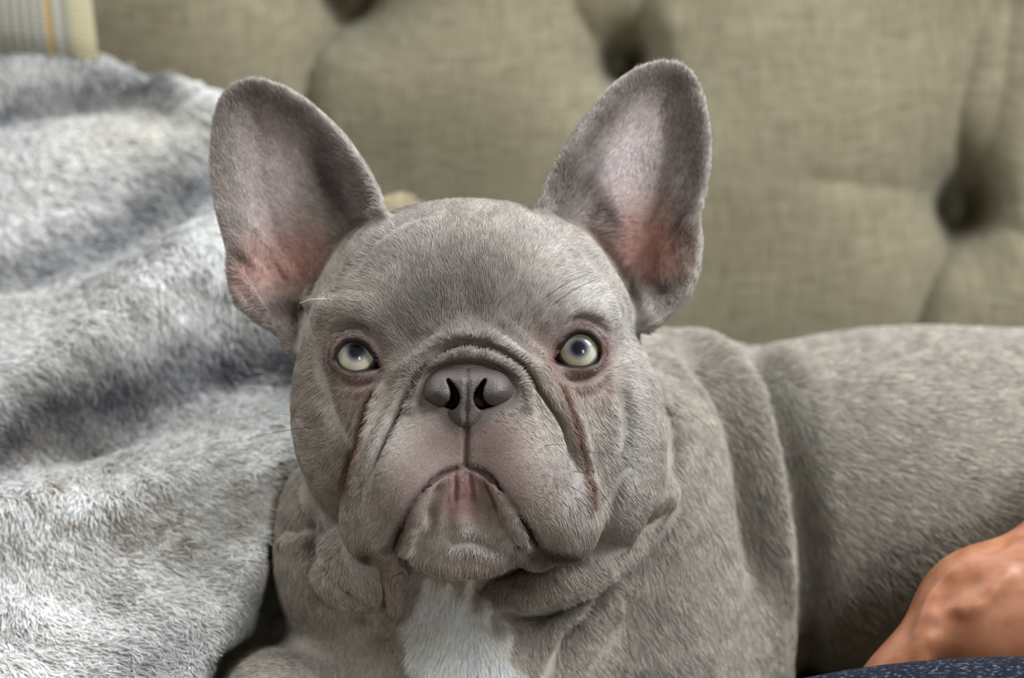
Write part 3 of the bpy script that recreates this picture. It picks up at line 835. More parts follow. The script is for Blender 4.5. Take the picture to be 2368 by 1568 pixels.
# longer fringe along the inner ear edges
fr = np.clip(blob(hpx, hpy, 1370, 500, 40, 90, -25) + blob(hpx, hpy, 790, 470, 40, 110, -25), 0, 1) * hear
L *= 1 + 1.2 * fr
lift = np.clip(rng.normal(0.22, 0.07, NF), 0.05, 0.8) + 0.15 * hear
pts = grow(P - Nn * 1.5, Nn, T, L, lift)
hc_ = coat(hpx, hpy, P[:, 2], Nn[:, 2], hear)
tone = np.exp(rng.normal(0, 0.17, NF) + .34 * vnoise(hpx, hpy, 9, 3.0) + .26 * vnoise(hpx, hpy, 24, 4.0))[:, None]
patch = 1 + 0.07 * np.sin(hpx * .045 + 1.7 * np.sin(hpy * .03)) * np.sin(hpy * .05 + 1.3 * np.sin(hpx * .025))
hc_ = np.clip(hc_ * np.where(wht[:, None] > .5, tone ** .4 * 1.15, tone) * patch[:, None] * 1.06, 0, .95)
wide = 1.0 + 0.9 * sstep(-250, -700, P[:, 2])
rad = np.array([.54, .54, .5, .4, .14])[None, :] * wide[:, None] * rng.uniform(.8, 1.2, (NF, 1))

def fur_mat(name, root=0.5, tip=1.15, sheen=0.05, nmix=0.35):
    m = bpy.data.materials.new(name); m.use_nodes = True; nt = m.node_tree
    nt.nodes.remove(nt.nodes['Principled BSDF']); out = nt.nodes['Material Output']
    at = node(nt, 'ShaderNodeAttribute', attribute_name='col')
    hi = node(nt, 'ShaderNodeHairInfo')
    mp = node(nt, 'ShaderNodeMapRange'); mp.inputs[3].default_value = root; mp.inputs[4].default_value = tip
    nt.links.new(hi.outputs['Intercept'], mp.inputs[0])
    mu = node(nt, 'ShaderNodeMix', data_type='RGBA', blend_type='MULTIPLY'); mu.inputs[0].default_value = 1; mu.clamp_result = False
    nt.links.new(at.outputs['Color'], mu.inputs[6]); nt.links.new(mp.outputs[0], mu.inputs[7])
    sn = node(nt, 'ShaderNodeAttribute', attribute_name='surf_n')
    ge = node(nt, 'ShaderNodeNewGeometry')
    mx = node(nt, 'ShaderNodeMix', data_type='VECTOR'); mx.inputs[0].default_value = nmix
    nt.links.new(sn.outputs['Vector'], mx.inputs[4]); nt.links.new(ge.outputs['Normal'], mx.inputs[5])
    nrm = node(nt, 'ShaderNodeVectorMath', operation='NORMALIZE'); nt.links.new(mx.outputs[1], nrm.inputs[0])
    df = node(nt, 'ShaderNodeBsdfDiffuse'); nt.links.new(mu.outputs[2], df.inputs['Color']); nt.links.new(nrm.outputs[0], df.inputs['Normal'])
    tr = node(nt, 'ShaderNodeBsdfTranslucent'); nt.links.new(mu.outputs[2], tr.inputs['Color']); nt.links.new(nrm.outputs[0], tr.inputs['Normal'])
    m1 = node(nt, 'ShaderNodeMixShader'); m1.inputs[0].default_value = 0.14
    nt.links.new(df.outputs[0], m1.inputs[1]); nt.links.new(tr.outputs[0], m1.inputs[2])
    hr = node(nt, 'ShaderNodeBsdfHair', component='Reflection'); hr.inputs['RoughnessU'].default_value = 0.35; hr.inputs['RoughnessV'].default_value = 0.8
    hr.inputs['Color'].default_value = (0.8, 0.82, 0.85, 1)
    m2 = node(nt, 'ShaderNodeMixShader'); m2.inputs[0].default_value = sheen
    nt.links.new(m1.outputs[0], m2.inputs[1]); nt.links.new(hr.outputs[0], m2.inputs[2])
    nt.links.new(m2.outputs[0], out.inputs['Surface'])
    return m
fur_m = fur_mat('dog_fur')
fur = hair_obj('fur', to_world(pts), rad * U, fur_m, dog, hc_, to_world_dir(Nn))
props(fur, 'short grey-fawn coat with white chest patch', kind='stuff')

# ---- whiskers and lashes
wh_m, nt, bs, out = new_mat('whisker'); bs.inputs['Base Color'].default_value = lin4(52, 46, 42); bs.inputs['Roughness'].default_value = .4
wl_m, nt, bs, out = new_mat('pale_whisker'); bs.inputs['Base Color'].default_value = lin4(196, 184, 160); bs.inputs['Roughness'].default_value = .4
WH = [([(815,1090),(770,1115),(728,1148)],0),([(840,1120),(770,1180),(728,1250),(715,1292)],0),([(835,1140),(785,1190),(748,1255)],0),([(800,1205),(745,1255),(718,1285)],0),
 ([(715,988),(650,998),(580,1012)],0),([(715,968),(690,965),(640,955)],0),([(765,692),(720,692),(692,702)],1),([(1265,685),(1310,655),(1372,628)],0),([(1285,700),(1330,668),(1388,642)],0),
 ([(1260,1030),(1285,1028),(1312,1029)],0),([(1305,1045),(1350,1045),(1395,1048)],0),([(1325,1090),(1345,1093),(1362,1100)],0),([(1310,1120),(1360,1150),(1385,1200),(1395,1262)],0),
 ([(1360,1110),(1400,1150),(1420,1200),(1428,1280)],0),([(1300,1160),(1325,1185),(1335,1232)],0),([(1330,1150),(1375,1190),(1380,1270)],0),([(1190,1230),(1165,1275),(1120,1312)],0),([(1190,1262),(1192,1290),(1187,1315)],0),
 ([(1100,1365),(1130,1385),(1165,1412)],0),([(960,1310),(920,1330),(890,1345)],0),([(900,1000),(930,960)],0),([(1400,1290),(1370,1320),(1350,1338)],1),([(880,1395),(850,1402),(818,1412)],1),
 ([(850,1000),(885,985)],0),([(870,1060),(905,1045)],0),([(865,1100),(895,1090)],0)]
for pts, pale in WH:
    p = spline(pts, 18); m_ = len(p)
    z0 = float(G.surf([p[0, 0]], [p[0, 1]], default=-120)[0])
    zz = G.surf(p[:, 0], p[:, 1], default=-900)
    t = np.linspace(0, 1, m_)
    zt_ = np.maximum(z0 + 4 + 26 * t, np.where(zz > -400, zz + 6 + 10 * t, -900))
    q = C(p[:, 0], p[:, 1], zt_)
    r = np.interp(t, [0, .4, 1], [.95, .8, .3])
    tg = np.gradient(q, axis=0); tg /= np.linalg.norm(tg, axis=1, keepdims=True)
    s1 = np.cross(tg, [0, 0, 1.0]); s1 /= np.linalg.norm(s1, axis=1, keepdims=True); s2 = np.cross(tg, s1)
    vs = np.concatenate([q[:, None] + r[:, None, None] * (math.cos(a) * s1 + math.sin(a) * s2)[:, None] for a in (0, 2 * math.pi / 3, 4 * math.pi / 3)], 1).reshape(-1, 3)
    fs = [[i * 3 + j, i * 3 + (j + 1) % 3, i * 3 + 3 + (j + 1) % 3, i * 3 + 3 + j] for i in range(m_ - 1) for j in range(3)]
    mesh_obj('whisker', to_world(vs), fs, wl_m if pale else wh_m, dog)
# ================================================================= SOFA
def fabric_mat(name, c1, c2, c3, scale=1.0):
    m, nt, bs, out = new_mat(name)
    tc = node(nt, 'ShaderNodeTexCoord')
    def streak(sx, sy, sz, det):
        mp = node(nt, 'ShaderNodeMapping'); mp.inputs['Scale'].default_value = (sx * scale, sy * scale, sz * scale)
        n = node(nt, 'ShaderNodeTexNoise'); n.inputs['Scale'].default_value = 1.0; n.inputs['Detail'].default_value = det
        nt.links.new(tc.outputs['Object'], mp.inputs[0]); nt.links.new(mp.outputs[0], n.inputs['Vector']); return n
    h = streak(60, 60, 700, 3); v = streak(700, 60, 60, 3); big = streak(14, 14, 14, 2)
    ad = node(nt, 'ShaderNodeMath', operation='ADD'); nt.links.new(h.outputs[0], ad.inputs[0]); nt.links.new(v.outputs[0], ad.inputs[1])
    rp = node(nt, 'ShaderNodeValToRGB'); e = rp.color_ramp.elements
    e[0].position = .34; e[0].color = lin4(*c1); e[1].position = .66; e[1].color = lin4(*c3); q = e.new(.5); q.color = lin4(*c2)
    hf = node(nt, 'ShaderNodeMath', operation='MULTIPLY'); hf.inputs[1].default_value = .5; nt.links.new(ad.outputs[0], hf.inputs[0])
    nt.links.new(hf.outputs[0], rp.inputs[0])
    mp2 = node(nt, 'ShaderNodeMapRange'); mp2.inputs[1].default_value = .35; mp2.inputs[2].default_value = .65; mp2.inputs[3].default_value = .93; mp2.inputs[4].default_value = 1.06
    nt.links.new(big.outputs[0], mp2.inputs[0])
    mu = node(nt, 'ShaderNodeMix', data_type='RGBA', blend_type='MULTIPLY'); mu.inputs[0].default_value = 1
    nt.links.new(rp.outputs[0], mu.inputs[6]); nt.links.new(mp2.outputs[0], mu.inputs[7]); nt.links.new(mu.outputs[2], bs.inputs['Base Color'])
    bs.inputs['Roughness'].default_value = .85; bs.inputs['Specular IOR Level'].default_value = .2; bs.inputs['Sheen Weight'].default_value = .15
    bp = node(nt, 'ShaderNodeBump'); bp.inputs['Strength'].default_value = .5; bp.inputs['Distance'].default_value = .0012
    nt.links.new(hf.outputs[0], bp.inputs['Height']); nt.links.new(bp.outputs[0], bs.inputs['Normal'])
    return m
linen = fabric_mat('sofa_linen', (101, 93, 73), (121, 113, 91), (138, 130, 107))

SZ = -1750.0
sofa = empty('sofa', to_world(C(1184, 1900, SZ - 300)), 'olive beige linen sofa with deep button-tufted backrest behind the dog', 'sofa')
BUT = [(1448, 132), (2248, 470), (795, -30), (1850, -260), (2700, -190), (330, -330)]
CREASES = [([(795,-30),(770,40),(722,110),(702,200),(690,330),(650,520),(655,800)], 1.0),
           ([(1448,132),(1400,105),(1345,40),(1310,-60),(1270,-260)], .45), ([(1448,132),(1470,60),(1500,-40),(1560,-260)], .35),
                      ([(2248,470),(2215,560),(2170,640),(2135,740),(2100,850),(2080,1000)], 1.0),
           ([(2248,470),(2238,380),(2225,280),(2250,150),(2300,-10),(2400,-200)], .5), ([(2248,470),(2300,330),(2330,150),(2350,0)], .3),
           ([(2248,470),(2120,440),(1990,430),(1880,420)], .22), ([(2248,470),(2330,520),(2450,600),(2650,800)], .3), ([(795,-30),(880,-60),(1000,-150)], .8), ([(795,-30),(700,-80),(560,-160),(330,-260)], .8)]
gx = np.concatenate([np.arange(-2200, -400, 30.0), np.arange(-400, 2700, 9.0), np.arange(2700, 4600, 30.0)]); gy = np.arange(-420, 1500, 9.0)
PXg, PYg = np.meshgrid(gx, gy, indexing='ij')
hgt = np.zeros_like(PXg)
for pts, st in CREASES:
    d, t = line_d(PXg, PYg, spline(pts, 12))
    hgt -= st * (62 * np.exp(-(d / 26.0) ** 1.1) + 75 * np.exp(-(d / 120.0) ** 1.4))
for x, y in BUT:
    d = np.hypot((PXg - x) * .85, (PYg - y) * .9)
    hgt -= 230 * np.exp(-(d / 44.0) ** 1.8) + 110 * np.exp(-(d / 110.0) ** 1.3)
hgt += 70 * np.exp(-(((PXg - 1850) / 380) ** 2 + ((PYg - 420) / 330) ** 2)) + 60 * np.exp(-(((PXg - 1080) / 330) ** 2 + ((PYg - 200) / 260) ** 2)) + 50 * np.exp(-(((PXg - 2420) / 220) ** 2 + ((PYg - 700) / 260) ** 2)) + 45 * np.exp(-(((PXg - 430) / 230) ** 2 + ((PYg - 100) / 260) ** 2))
hgt += 75 * np.exp(-(((PXg - 2345) / 62) ** 2 + ((PYg - 470) / 130) ** 2)) + 50 * np.exp(-(((PXg - 1545) / 60) ** 2 + ((PYg - 90) / 110) ** 2))
hgt = np.maximum(hgt, -360)
sc = (DIST - SZ) / DIST
SX, SY = (PXg - W_PX / 2) * sc, (H_PX / 2 - PYg) * sc
PS = np.stack([SX, SY, SZ + hgt], -1)
nxg, nyg = PXg.shape
idx = np.arange(nxg * nyg).reshape(nxg, nyg)
fq = np.stack([idx[:-1, :-1], idx[:-1, 1:], idx[1:, 1:], idx[1:, :-1]], -1).reshape(-1, 4)
# closed at the back and sides
ring = np.concatenate([idx[:, 0], idx[-1, 1:], idx[::-1, -1][1:], idx[0, ::-1][1:-1]])
base_v = PS.reshape(-1, 3); rv = base_v[ring].copy(); rv[:, 2] = SZ - 900
nb = len(base_v)
vv = np.vstack([base_v, rv]); k = np.arange(len(ring)); k2 = (k + 1) % len(ring)
side = np.stack([ring[k], nb + k, nb + k2, ring[k2]], -1)
mesh_obj('backrest', to_world(vv), np.vstack([fq, side[:, ::-1]]), linen, sofa)
def dome(c, r, hgt, n=24, m=7):
    a = np.linspace(0, np.pi / 2, m); b = np.linspace(0, 2 * np.pi, n, endpoint=False)
    vs = [[c[0], c[1], c[2] + hgt]]; fs = []
    for i in range(1, m):
        for q in b: vs.append([c[0] + r * math.sin(a[i]) * math.cos(q), c[1] + r * math.sin(a[i]) * math.sin(q), c[2] + hgt * math.cos(a[i])])
    for j in range(n): fs.append([0, 1 + j, 1 + (j + 1) % n])
    for i in range(m - 2):
        for j in range(n):
            p, q = 1 + i * n + j, 1 + i * n + (j + 1) % n; fs.append([p, p + n, q + n, q])
    return np.array(vs), fs
for x, y in BUT[:3]:
    i = int(np.argmin(np.abs(gx - x))); j = int(np.argmin(np.abs(gy - y)))
    v, fs = dome(PS[i, j] + np.array([0, 0, 4]), 34, 22)
    mesh_obj('button', to_world(v), fs, linen, sofa)

# seat cushion under the blanket and dog
def slab(corners_top, thick, mat, name, parent):
    """rounded slab: rectangle of four world corners (a,b,c,d), thickness downwards"""
    a, b, c, d = [np.array(q, dtype=float) for q in corners_top]
    n = 24; us = np.linspace(0, 1, n); vs = np.linspace(0, 1, n)
    Ug, Vg = np.meshgrid(us, vs, indexing='ij')
    P = (a * ((1 - Ug) * (1 - Vg))[..., None] + b * (Ug * (1 - Vg))[..., None] + c * (Ug * Vg)[..., None] + d * ((1 - Ug) * Vg)[..., None])
    e = np.minimum(np.minimum(Ug, 1 - Ug), np.minimum(Vg, 1 - Vg)); drop = 0.04 * (1 - sstep(0, .12, e))
    top = P.copy(); top[..., 2] -= drop
    bot = P.copy(); bot[..., 2] -= thick
    idx = np.arange(n * n).reshape(n, n)
    f1 = np.stack([idx[:-1, :-1], idx[1:, :-1], idx[1:, 1:], idx[:-1, 1:]], -1).reshape(-1, 4)
    ring = np.concatenate([idx[:, 0], idx[-1, 1:], idx[::-1, -1][1:], idx[0, ::-1][1:-1]])
    r2 = np.roll(ring, -1)
    side = np.stack([ring, ring + n * n, r2 + n * n, r2], -1)
    return mesh_obj(name, np.vstack([top.reshape(-1, 3), bot.reshape(-1, 3)]), np.vstack([f1, f1[:, ::-1] + n * n, side]), mat, parent)
zt = float(to_world(C(1250, 1790, -600))[2])
slab([(-0.85, -0.34, zt), (0.9, -0.34, zt), (0.9, 0.42, zt), (-0.85, 0.42, zt)], 0.16, linen, 'seat_cushion', sofa)

# ================================================================= BLANKET
def blanket_z(px, py):
    z = np.interp(py, [40, 130, 300, 700, 1100, 1568, 1900], [-1640, -1570, -1330, -880, -520, -180, 60])
    return z
bx = np.arange(-420, 1110, 8.0); by = np.arange(96, 1840, 8.0)
BX, BY = np.meshgrid(bx, by, indexing='ij')
top_y = np.interp(BX[:, 0], [-420, 0, 120, 220, 330, 480, 560, 680, 800, 880, 930, 980, 1110], [150, 132, 134, 158, 200, 262, 330, 430, 480, 462, 447, 475, 600])
# the parameter v runs from the upper edge of the cloth to its lower edge
vv_ = (by - by[0]) / (by[-1] - by[0])
BYs = top_y[:, None] * (1 - vv_[None, :]) + by[-1] * vv_[None, :]
# the cloth ends beside the dog, it does not run through it
x_end = np.interp(BYs[int(np.argmin(np.abs(bx - 700)))], [96, 840, 940, 1050, 1300, 1840], [1102, 1102, 860, 730, 690, 690])
BX = bx[0] + (BX - bx[0]) * ((x_end - bx[0]) / (bx[-1] - bx[0]))[None, :]
BYs = np.interp(BX, bx, top_y) * (1 - vv_[None, :]) + by[-1] * vv_[None, :]
# fold relief
RIDGE = [([(-420,1100),(-100,985),(60,905),(210,830),(330,745),(420,680),(560,585),(700,520)], 105, 85),
         ([(-420,720),(0,700),(200,690),(330,680)], 50, 80),
         ([(-420,420),(0,400),(200,400),(420,385)], 80, 80),
         ([(-420,170),(0,160),(180,175),(330,215),(480,285),(560,350)], 80, 55),
         ([(-300,1240),(60,1190),(280,1190),(480,1130),(700,1090)], 70, 85),
         ([(420,640),(560,700),(690,740)], 50, 60)]
VALLEY = [([(-420,1200),(-100,1090),(60,1030),(200,990),(380,915),(560,850),(690,860)], 75, 75),
          ([(-420,640),(0,650),(140,620),(300,540),(480,430)], 85, 65),
          ([(-420,290),(0,262),(160,225),(330,235)], 70, 45),
          ([(180,1010),(330,990),(470,960)], 30, 40)]
hb = np.zeros_like(BX)
for pts, a, wd in RIDGE:
    d, t = line_d(BX, BYs, spline(pts, 12)); hb += a * np.exp(-(d / wd) ** 2)
for pts, a, wd in VALLEY:
    d, t = line_d(BX, BYs, spline(pts, 12)); hb -= a * np.exp(-(d / wd) ** 2)
hb += 10 * np.sin(BX * .021 + 2 * np.sin(BYs * .011)) * np.sin(BYs * .027 + BX * .006)
zb = blanket_z(BX, BYs)
# it sinks away beside and under the dog
sink = sstep(0, 110, BX - np.interp(BYs, [900, 1100, 1300, 1400, 1480, 1568, 1840], [700, 640, 580, 535, 490, 430, 380]))
zb = zb - sink * np.interp(BYs, [850, 1050, 1250, 1568, 1840], [60, 330, 520, 700, 760])
e0 = C(BX, BYs, zb)
gxv = np.gradient(e0, axis=0); gyv = np.gradient(e0, axis=1)
nb_ = np.cross(gyv, gxv); nb_ /= np.linalg.norm(nb_, axis=-1, keepdims=True)
nb_ *= np.sign(nb_[..., 2:3])
PB = e0 + nb_ * hb[..., None]
nxb, nyb = BX.shape
idx = np.arange(nxb * nyb).reshape(nxb, nyb)
fb = np.stack([idx[:-1, :-1], idx[:-1, 1:], idx[1:, 1:], idx[1:, :-1]], -1).reshape(-1, 4)
Vb = PB.reshape(-1, 3)
Nb = vert_normals(Vb, fb)
if Nb[:, 2].mean() < 0: Nb = -Nb; fb = fb[:, ::-1]
# underside, so that the cloth has thickness
Vb2 = Vb - Nb * 30
ring = np.concatenate([idx[:, 0], idx[-1, 1:], idx[::-1, -1][1:], idx[0, ::-1][1:-1]]); r2 = np.roll(ring, -1)
nvb = len(Vb)
edge = np.stack([ring, ring + nvb, r2 + nvb, r2], -1)

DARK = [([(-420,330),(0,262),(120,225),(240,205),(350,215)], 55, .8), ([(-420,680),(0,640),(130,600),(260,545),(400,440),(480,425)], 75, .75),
        ([(-420,1150),(0,1010),(90,960),(200,925),(350,880),(520,835),(690,850)], 85, 1.0), ([(0,1060),(150,1000),(330,960)], 60, .6), ([(280,1560),(420,1500)], 70, .5)]  # dark stripes of the pile, with shading of the folds painted in
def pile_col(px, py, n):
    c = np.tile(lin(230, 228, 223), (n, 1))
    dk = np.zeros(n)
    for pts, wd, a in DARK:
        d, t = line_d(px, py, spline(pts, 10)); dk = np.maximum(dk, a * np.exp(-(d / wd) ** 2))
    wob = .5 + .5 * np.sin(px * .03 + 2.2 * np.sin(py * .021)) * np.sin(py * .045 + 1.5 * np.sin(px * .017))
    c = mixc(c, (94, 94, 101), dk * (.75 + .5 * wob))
    c = mixc(c, (184, 166, 132), 1.4 * blob(px, py, 930, 470, 110, 80))
    c = mixc(c, (198, 190, 172), .6 * blob(px, py, 330, 310, 200, 60) + .4 * blob(px, py, 60, 710, 160, 30))
    mot = np.sin(px * .061 + 2.1 * np.sin(py * .043 + 1.0)) * np.sin(py * .083 + 2.4 * np.sin(px * .037)) + .6 * np.sin(px * .021 - py * .034 + 1.5 * np.sin(py * .013))
    c = mixc(c, (150, 146, 144), .55 * sstep(.25, 1.1, mot))
    tan = (wob > .72) * (.7 * blob(px, py, 330, 1200, 330, 130)) + .3 * blob(px, py, 60, 1030, 60, 40)
    c = mixc(c, (150, 128, 102), tan)
    return c
vpx, vpy = to_px(Vb)
blanket = empty('blanket', to_world(C(300, 1800, 0)), 'grey and white faux fur throw heaped on the sofa left of the dog', 'blanket')
cloth_m, nt, bs, out = new_mat('blanket_backing')
at = node(nt, 'ShaderNodeAttribute', attribute_name='col'); nt.links.new(at.outputs['Color'], bs.inputs['Base Color'])
nz = node(nt, 'ShaderNodeTexNoise'); nz.inputs['Scale'].default_value = 300
bp = node(nt, 'ShaderNodeBump'); bp.inputs['Strength'].default_value = .6; bp.inputs['Distance'].default_value = .003
nt.links.new(nz.outputs[0], bp.inputs['Height']); nt.links.new(bp.outputs[0], bs.inputs['Normal'])
bs.inputs['Roughness'].default_value = .9; bs.inputs['Specular IOR Level'].default_value = .1
cl = mesh_obj('cloth', to_world(np.vstack([Vb, Vb2])), np.vstack([fb, fb[:, ::-1] + nvb, edge]), cloth_m, blanket)
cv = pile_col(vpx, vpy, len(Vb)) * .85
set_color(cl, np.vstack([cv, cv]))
NP = 190000
qpx2, qpy2 = to_px(Vb[fb].mean(1))
f2, w2 = scatter(Vb, fb, np.where(qpx2 > 720, .4, 1.0) * np.where((qpx2 > -60) & (qpy2 < 1640), 1, .25) * np.interp(qpy2, [100, 700, 1600], [.5, .8, 1.3]), NP)
P2 = (Vb[fb[f2]] * w2[:, :, None]).sum(1); N2 = (Nb[fb[f2]] * w2[:, :, None]).sum(1); N2 /= np.linalg.norm(N2, axis=1, keepdims=True)
x2, y2 = to_px(P2)
cell = 19.0                                                    # tufts
ci, cj = np.floor(x2 / cell + .4 * np.sin(y2 * .06)), np.floor(y2 / cell + .4 * np.sin(x2 * .05))
hsh = np.modf(np.abs(np.sin(ci * 12.9898 + cj * 78.233)) * 43758.5453)[0]
hsh2 = np.modf(np.abs(np.sin(ci * 39.3468 + cj * 11.135)) * 24634.6345)[0]
ang = np.radians(48) + .9 * (hsh - .5) + .5 * np.sin(x2 * .008 + y2 * .006) + rng.normal(0, .28, NP)
d3 = np.stack([np.cos(ang), -np.sin(ang), np.zeros(NP)], 1)
T2 = d3 - (d3 * N2).sum(1, keepdims=True) * N2; T2 /= np.linalg.norm(T2, axis=1, keepdims=True)
L2 = np.where((x2 > 760) & (y2 < 620), 26.0, 44.0) * rng.uniform(.6, 1.2, NP) * (.75 + .5 * hsh2)
pt2 = grow(P2 - N2 * 3, N2, T2, L2, np.clip(rng.normal(.62, .13, NP), .2, .95))
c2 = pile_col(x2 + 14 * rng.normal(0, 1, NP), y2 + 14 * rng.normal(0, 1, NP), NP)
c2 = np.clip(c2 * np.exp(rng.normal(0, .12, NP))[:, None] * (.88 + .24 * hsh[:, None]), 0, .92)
r2_ = np.array([2.1, 2.0, 1.8, 1.4, .5])[None, :] * rng.uniform(.7, 1.2, (NP, 1))
pile = hair_obj('pile', to_world(pt2), r2_ * U, fur_mat('blanket_pile', .72, 1.1, .05, .4), blanket, c2, to_world_dir(N2))
props(pile, 'long grey and white faux fur pile', kind='stuff')

# ================================================================= PILLOW
pil_m, nt, bs, out = new_mat('pillow_weave')
tc = node(nt, 'ShaderNodeTexCoord'); sp = node(nt, 'ShaderNodeSeparateXYZ'); nt.links.new(tc.outputs['UV'], sp.inputs[0])
wob = node(nt, 'ShaderNodeTexNoise'); wob.inputs['Scale'].default_value = 9; nt.links.new(tc.outputs['UV'], wob.inputs['Vector'])
wo = node(nt, 'ShaderNodeMath', operation='MULTIPLY_ADD'); wo.inputs[1].default_value = .006; nt.links.new(wob.outputs[0], wo.inputs[0]); nt.links.new(sp.outputs[0], wo.inputs[2])
rp = node(nt, 'ShaderNodeValToRGB'); rp.color_ramp.interpolation = 'LINEAR'; e = rp.color_ramp.elements
cream, grey, white, gold = (166, 158, 128), (126, 126, 122), (178, 174, 158), (172, 144, 88)
stops = [(0.0, cream), (.26, cream), (.33, (148, 144, 124)), (.40, (134, 132, 122)), (.47, white), (.53, (140, 138, 126)), (.585, gold), (.625, gold), (.67, white), (.73, grey), (.79, white), (.86, grey), (.93, white), (1.0, grey)]
e[0].position = 0; e[0].color = lin4(*stops[0][1]); e[1].position = 1; e[1].color = lin4(*grey)
for p, c in stops[1:-1]:
    q = e.new(p); q.color = lin4(*c)
inv = node(nt, 'ShaderNodeMath', operation='SUBTRACT'); inv.inputs[0].default_value = 1.0; nt.links.new(wo.outputs[0], inv.inputs[1])
pp = node(nt, 'ShaderNodeMath', operation='PINGPONG'); pp.inputs[1].default_value = .13; nt.links.new(inv.outputs[0], pp.inputs[0])
dv = node(nt, 'ShaderNodeMath', operation='DIVIDE'); dv.inputs[1].default_value = .13; nt.links.new(pp.outputs[0], dv.inputs[0])
nt.links.new(dv.outputs[0], rp.inputs[0])
wv = node(nt, 'ShaderNodeTexWave', wave_type='BANDS', bands_direction='Y'); wv.inputs['Scale'].default_value = 30; wv.inputs['Distortion'].default_value = 2
nt.links.new(tc.outputs['UV'], wv.inputs['Vector'])
wm = node(nt, 'ShaderNodeMapRange'); wm.inputs[3].default_value = .85; wm.inputs[4].default_value = 1.08; nt.links.new(wv.outputs[1], wm.inputs[0])
mu = node(nt, 'ShaderNodeMix', data_type='RGBA', blend_type='MULTIPLY'); mu.inputs[0].default_value = 1
nt.links.new(rp.outputs[0], mu.inputs[6]); nt.links.new(wm.outputs[0], mu.inputs[7]); nt.links.new(mu.outputs[2], bs.inputs['Base Color'])
bs.inputs['Roughness'].default_value = .9; bs.inputs['Specular IOR Level'].default_value = .1
n = 49; us = np.linspace(0, 1, n); Ug, Vg = np.meshgrid(us, us, indexing='ij')
a_, b_ = 2 * Ug - 1, 2 * Vg - 1
puff = np.clip((1 - np.abs(a_) ** 2.4) * (1 - np.abs(b_) ** 2.4), 0, 1) ** .5
pin = 1 - .06 * (1 - np.abs(b_) ** 2) * np.abs(a_) ; pin2 = 1 - .06 * (1 - np.abs(a_) ** 2) * np.abs(b_)
half = 760.0
zc_p = SZ + 300
cpt = C(228, 142, zc_p)
cx_, cy_ = cpt[0] - half, cpt[1] + half
fr_ = np.stack([cx_ + a_ * pin * half, cy_ + b_ * pin2 * half, zc_p - 60 * b_ * 0 + 170 * puff], -1)
bk_ = np.stack([cx_ + a_ * pin * half, cy_ + b_ * pin2 * half, zc_p - 170 * puff], -1)
idx = np.arange(n * n).reshape(n, n)
f1 = np.stack([idx[:-1, :-1], idx[1:, :-1], idx[1:, 1:], idx[:-1, 1:]], -1).reshape(-1, 4)
pillow = empty('throw_pillow', to_world((cx_, cy_ - half, zc_p)), 'cream throw pillow with woven grey and gold stripes at the top left corner', 'pillow')
pc = mesh_obj('cover', to_world(np.vstack([fr_.reshape(-1, 3), bk_.reshape(-1, 3)])), np.vstack([f1, f1[:, ::-1] + n * n]), pil_m, pillow)
uv = pc.data.uv_layers.new(name='UVMap')
li = np.empty(len(pc.data.loops), dtype=np.int32); pc.data.loops.foreach_get('vertex_index', li)
uvv = np.stack([np.concatenate([Ug.ravel()] * 2), np.concatenate([Vg.ravel()] * 2)], 1)[li]
uv.data.foreach_set('uv', uvv.astype(np.float32).ravel())

# ================================================================= PERSON (arm and knee)
person = empty('person', to_world(C(2600, 1900, 0)), 'person in dark navy trousers with a bare hand resting beside the dog', 'person')
A = Field(np.arange(620, 2300, 9.0), np.arange(-1250, 160, 9.0), np.arange(-800, 120, 9.0))
A.tube(C([3100, 2700, 2480, 2385], [690, 1000, 1220, 1310], [-520, -440, -360, -330]), [150, 135, 96, 88], k=40)
A.ell(2290, 1430, -320, 205, 150, 110, k=70, rot=(0, 0, 40))
A.ell(2240, 1380, -310, 120, 100, 95, k=60, rot=(0, 0, 40))
A.tube(C([2230, 2140, 2060, 1990, 1930, 1880], [1390, 1470, 1555, 1640, 1720, 1790], [-300, -280, -265, -255, -250, -255]), [72, 62, 60, 56, 50, 40], k=45)
for x0, y0, x1, y1, x2_, y2_, r in ((2200,1560,2130,1690,2080,1830,44),(2270,1590,2215,1735,2170,1890,46),(2345,1600,2310,1750,2280,1890,44),(2420,1590,2410,1710,2395,1830,38)):
    A.tube(C([x0, x1, x2_, x2_ - 10], [y0, y1, y2_, y2_ + 70], [-330, -300, -330, -400]), [r, r * .95, r * .85, r * .7], k=26)
A.rope([(2205,1330),(2150,1400),(2128,1470),(2122,1560)], [10, 15, 15, 14], -6, 24)
A.rope([(2330,1330),(2250,1400),(2180,1420),(2150,1480)], [14, 16, 14, 10], -8, 26)
A.groove([(2240,1345),(2200,1362),(2178,1392)], [24, 28, 16], [16, 14, 10], 40)
A.groove([(2200,1428),(2172,1450)], [12, 12], [5, 6], 26)
A.groove([(2400,1215),(2335,1235),(2310,1262)], [12, 10, 8], [4, 4, 6], 22)
aV, aQ = A.mesh(); aV = relax(aV, aQ, 3, .6)
sk_m, nt, bs, out = new_mat('skin')
nz = node(nt, 'ShaderNodeTexNoise'); nz.inputs['Scale'].default_value = 26; nz.inputs['Detail'].default_value = 4
rp = node(nt, 'ShaderNodeValToRGB'); e = rp.color_ramp.elements; e[0].position = .35; e[0].color = lin4(146, 90, 60); e[1].position = .68; e[1].color = lin4(166, 110, 78)
nt.links.new(nz.outputs[0], rp.inputs[0]); nt.links.new(rp.outputs[0], bs.inputs['Base Color'])
bs.inputs['Roughness'].default_value = .5; bs.inputs['Subsurface Weight'].default_value = .12; bs.inputs['Subsurface Radius'].default_value = (.01, .004, .002); bs.inputs['Subsurface Scale'].default_value = .5
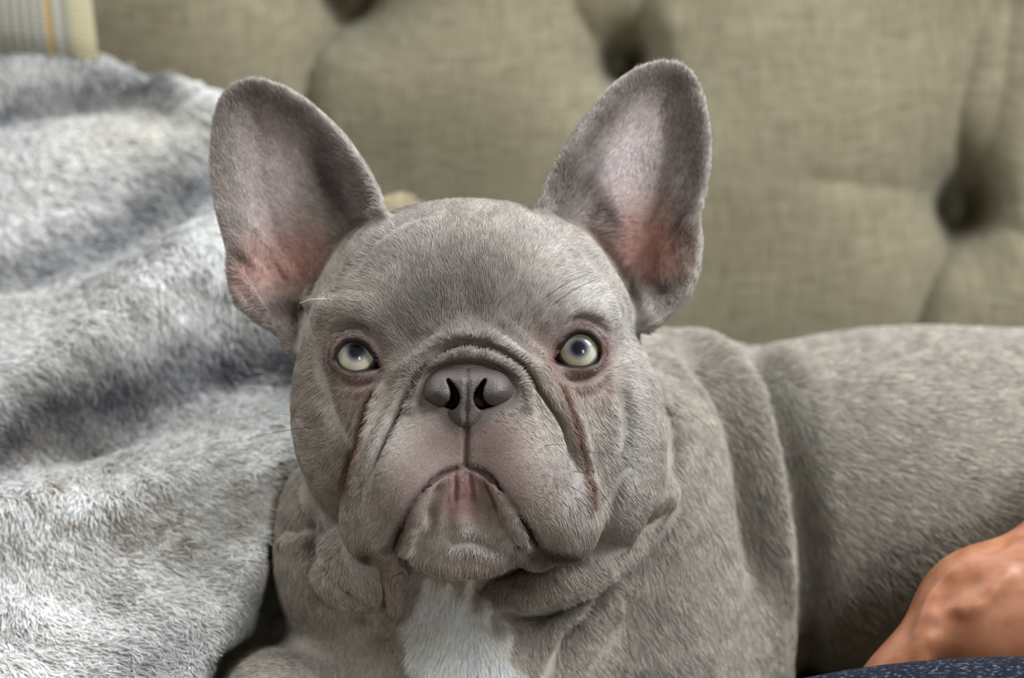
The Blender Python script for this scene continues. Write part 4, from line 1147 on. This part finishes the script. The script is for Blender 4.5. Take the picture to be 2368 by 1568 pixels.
props(mesh_obj('arm', to_world(aV), aQ, sk_m, person), 'tanned bare hand and wrist')
K = Field(np.arange(20, 2900, 22.0), np.arange(-1960, -640, 16.0), np.arange(-500, 700, 22.0))
K.ell(2370, 1985, 120, 1130, 466, 380, k=0)
K.ell(2900, 2000, 120, 700, 480, 390, k=100)
kV, kQ = K.mesh(); kV = relax(kV, kQ, 2, .6)
den_m, nt, bs, out = new_mat('navy_marl')
tc = node(nt, 'ShaderNodeTexCoord')
mp = node(nt, 'ShaderNodeMapping'); mp.inputs['Scale'].default_value = (420, 600, 900); nt.links.new(tc.outputs['Object'], mp.inputs[0])
nz = node(nt, 'ShaderNodeTexNoise'); nz.inputs['Scale'].default_value = 1; nz.inputs['Detail'].default_value = 4; nt.links.new(mp.outputs[0], nz.inputs['Vector'])
rp = node(nt, 'ShaderNodeValToRGB'); e = rp.color_ramp.elements; e[0].position = .4; e[0].color = lin4(22, 24, 32); e[1].position = .76; e[1].color = lin4(126, 130, 140); q = e.new(.58); q.color = lin4(33, 36, 46)
nt.links.new(nz.outputs[0], rp.inputs[0]); nt.links.new(rp.outputs[0], bs.inputs['Base Color'])
bs.inputs['Roughness'].default_value = .95; bs.inputs['Specular IOR Level'].default_value = .1
bp = node(nt, 'ShaderNodeBump'); bp.inputs['Strength'].default_value = .5; bp.inputs['Distance'].default_value = .001; nt.links.new(nz.outputs[0], bp.inputs['Height']); nt.links.new(bp.outputs[0], bs.inputs['Normal'])
props(mesh_obj('trouser_leg', to_world(kV), kQ, den_m, person), 'dark navy marl knit trouser leg')

# ================================================================= FLOOR below the sofa
flm, nt, bs, out = new_mat('floor_wood')
tc = node(nt, 'ShaderNodeTexCoord'); mp = node(nt, 'ShaderNodeMapping'); mp.inputs['Scale'].default_value = (2, 18, 2); nt.links.new(tc.outputs['Object'], mp.inputs[0])
nz = node(nt, 'ShaderNodeTexNoise'); nz.inputs['Scale'].default_value = 3; nt.links.new(mp.outputs[0], nz.inputs['Vector'])
rp = node(nt, 'ShaderNodeValToRGB'); q = rp.color_ramp.elements; q[0].color = lin4(70, 50, 36); q[1].color = lin4(112, 84, 60)
nt.links.new(nz.outputs[0], rp.inputs[0]); nt.links.new(rp.outputs[0], bs.inputs['Base Color']); bs.inputs['Roughness'].default_value = .5
fl = mesh_obj('floor', np.array([(-4, -4.5, -.26), (4, -4.5, -.26), (4, 3, -.26), (-4, 3, -.26)]), [[0, 1, 2, 3]], flm)
props(fl, kind='structure')
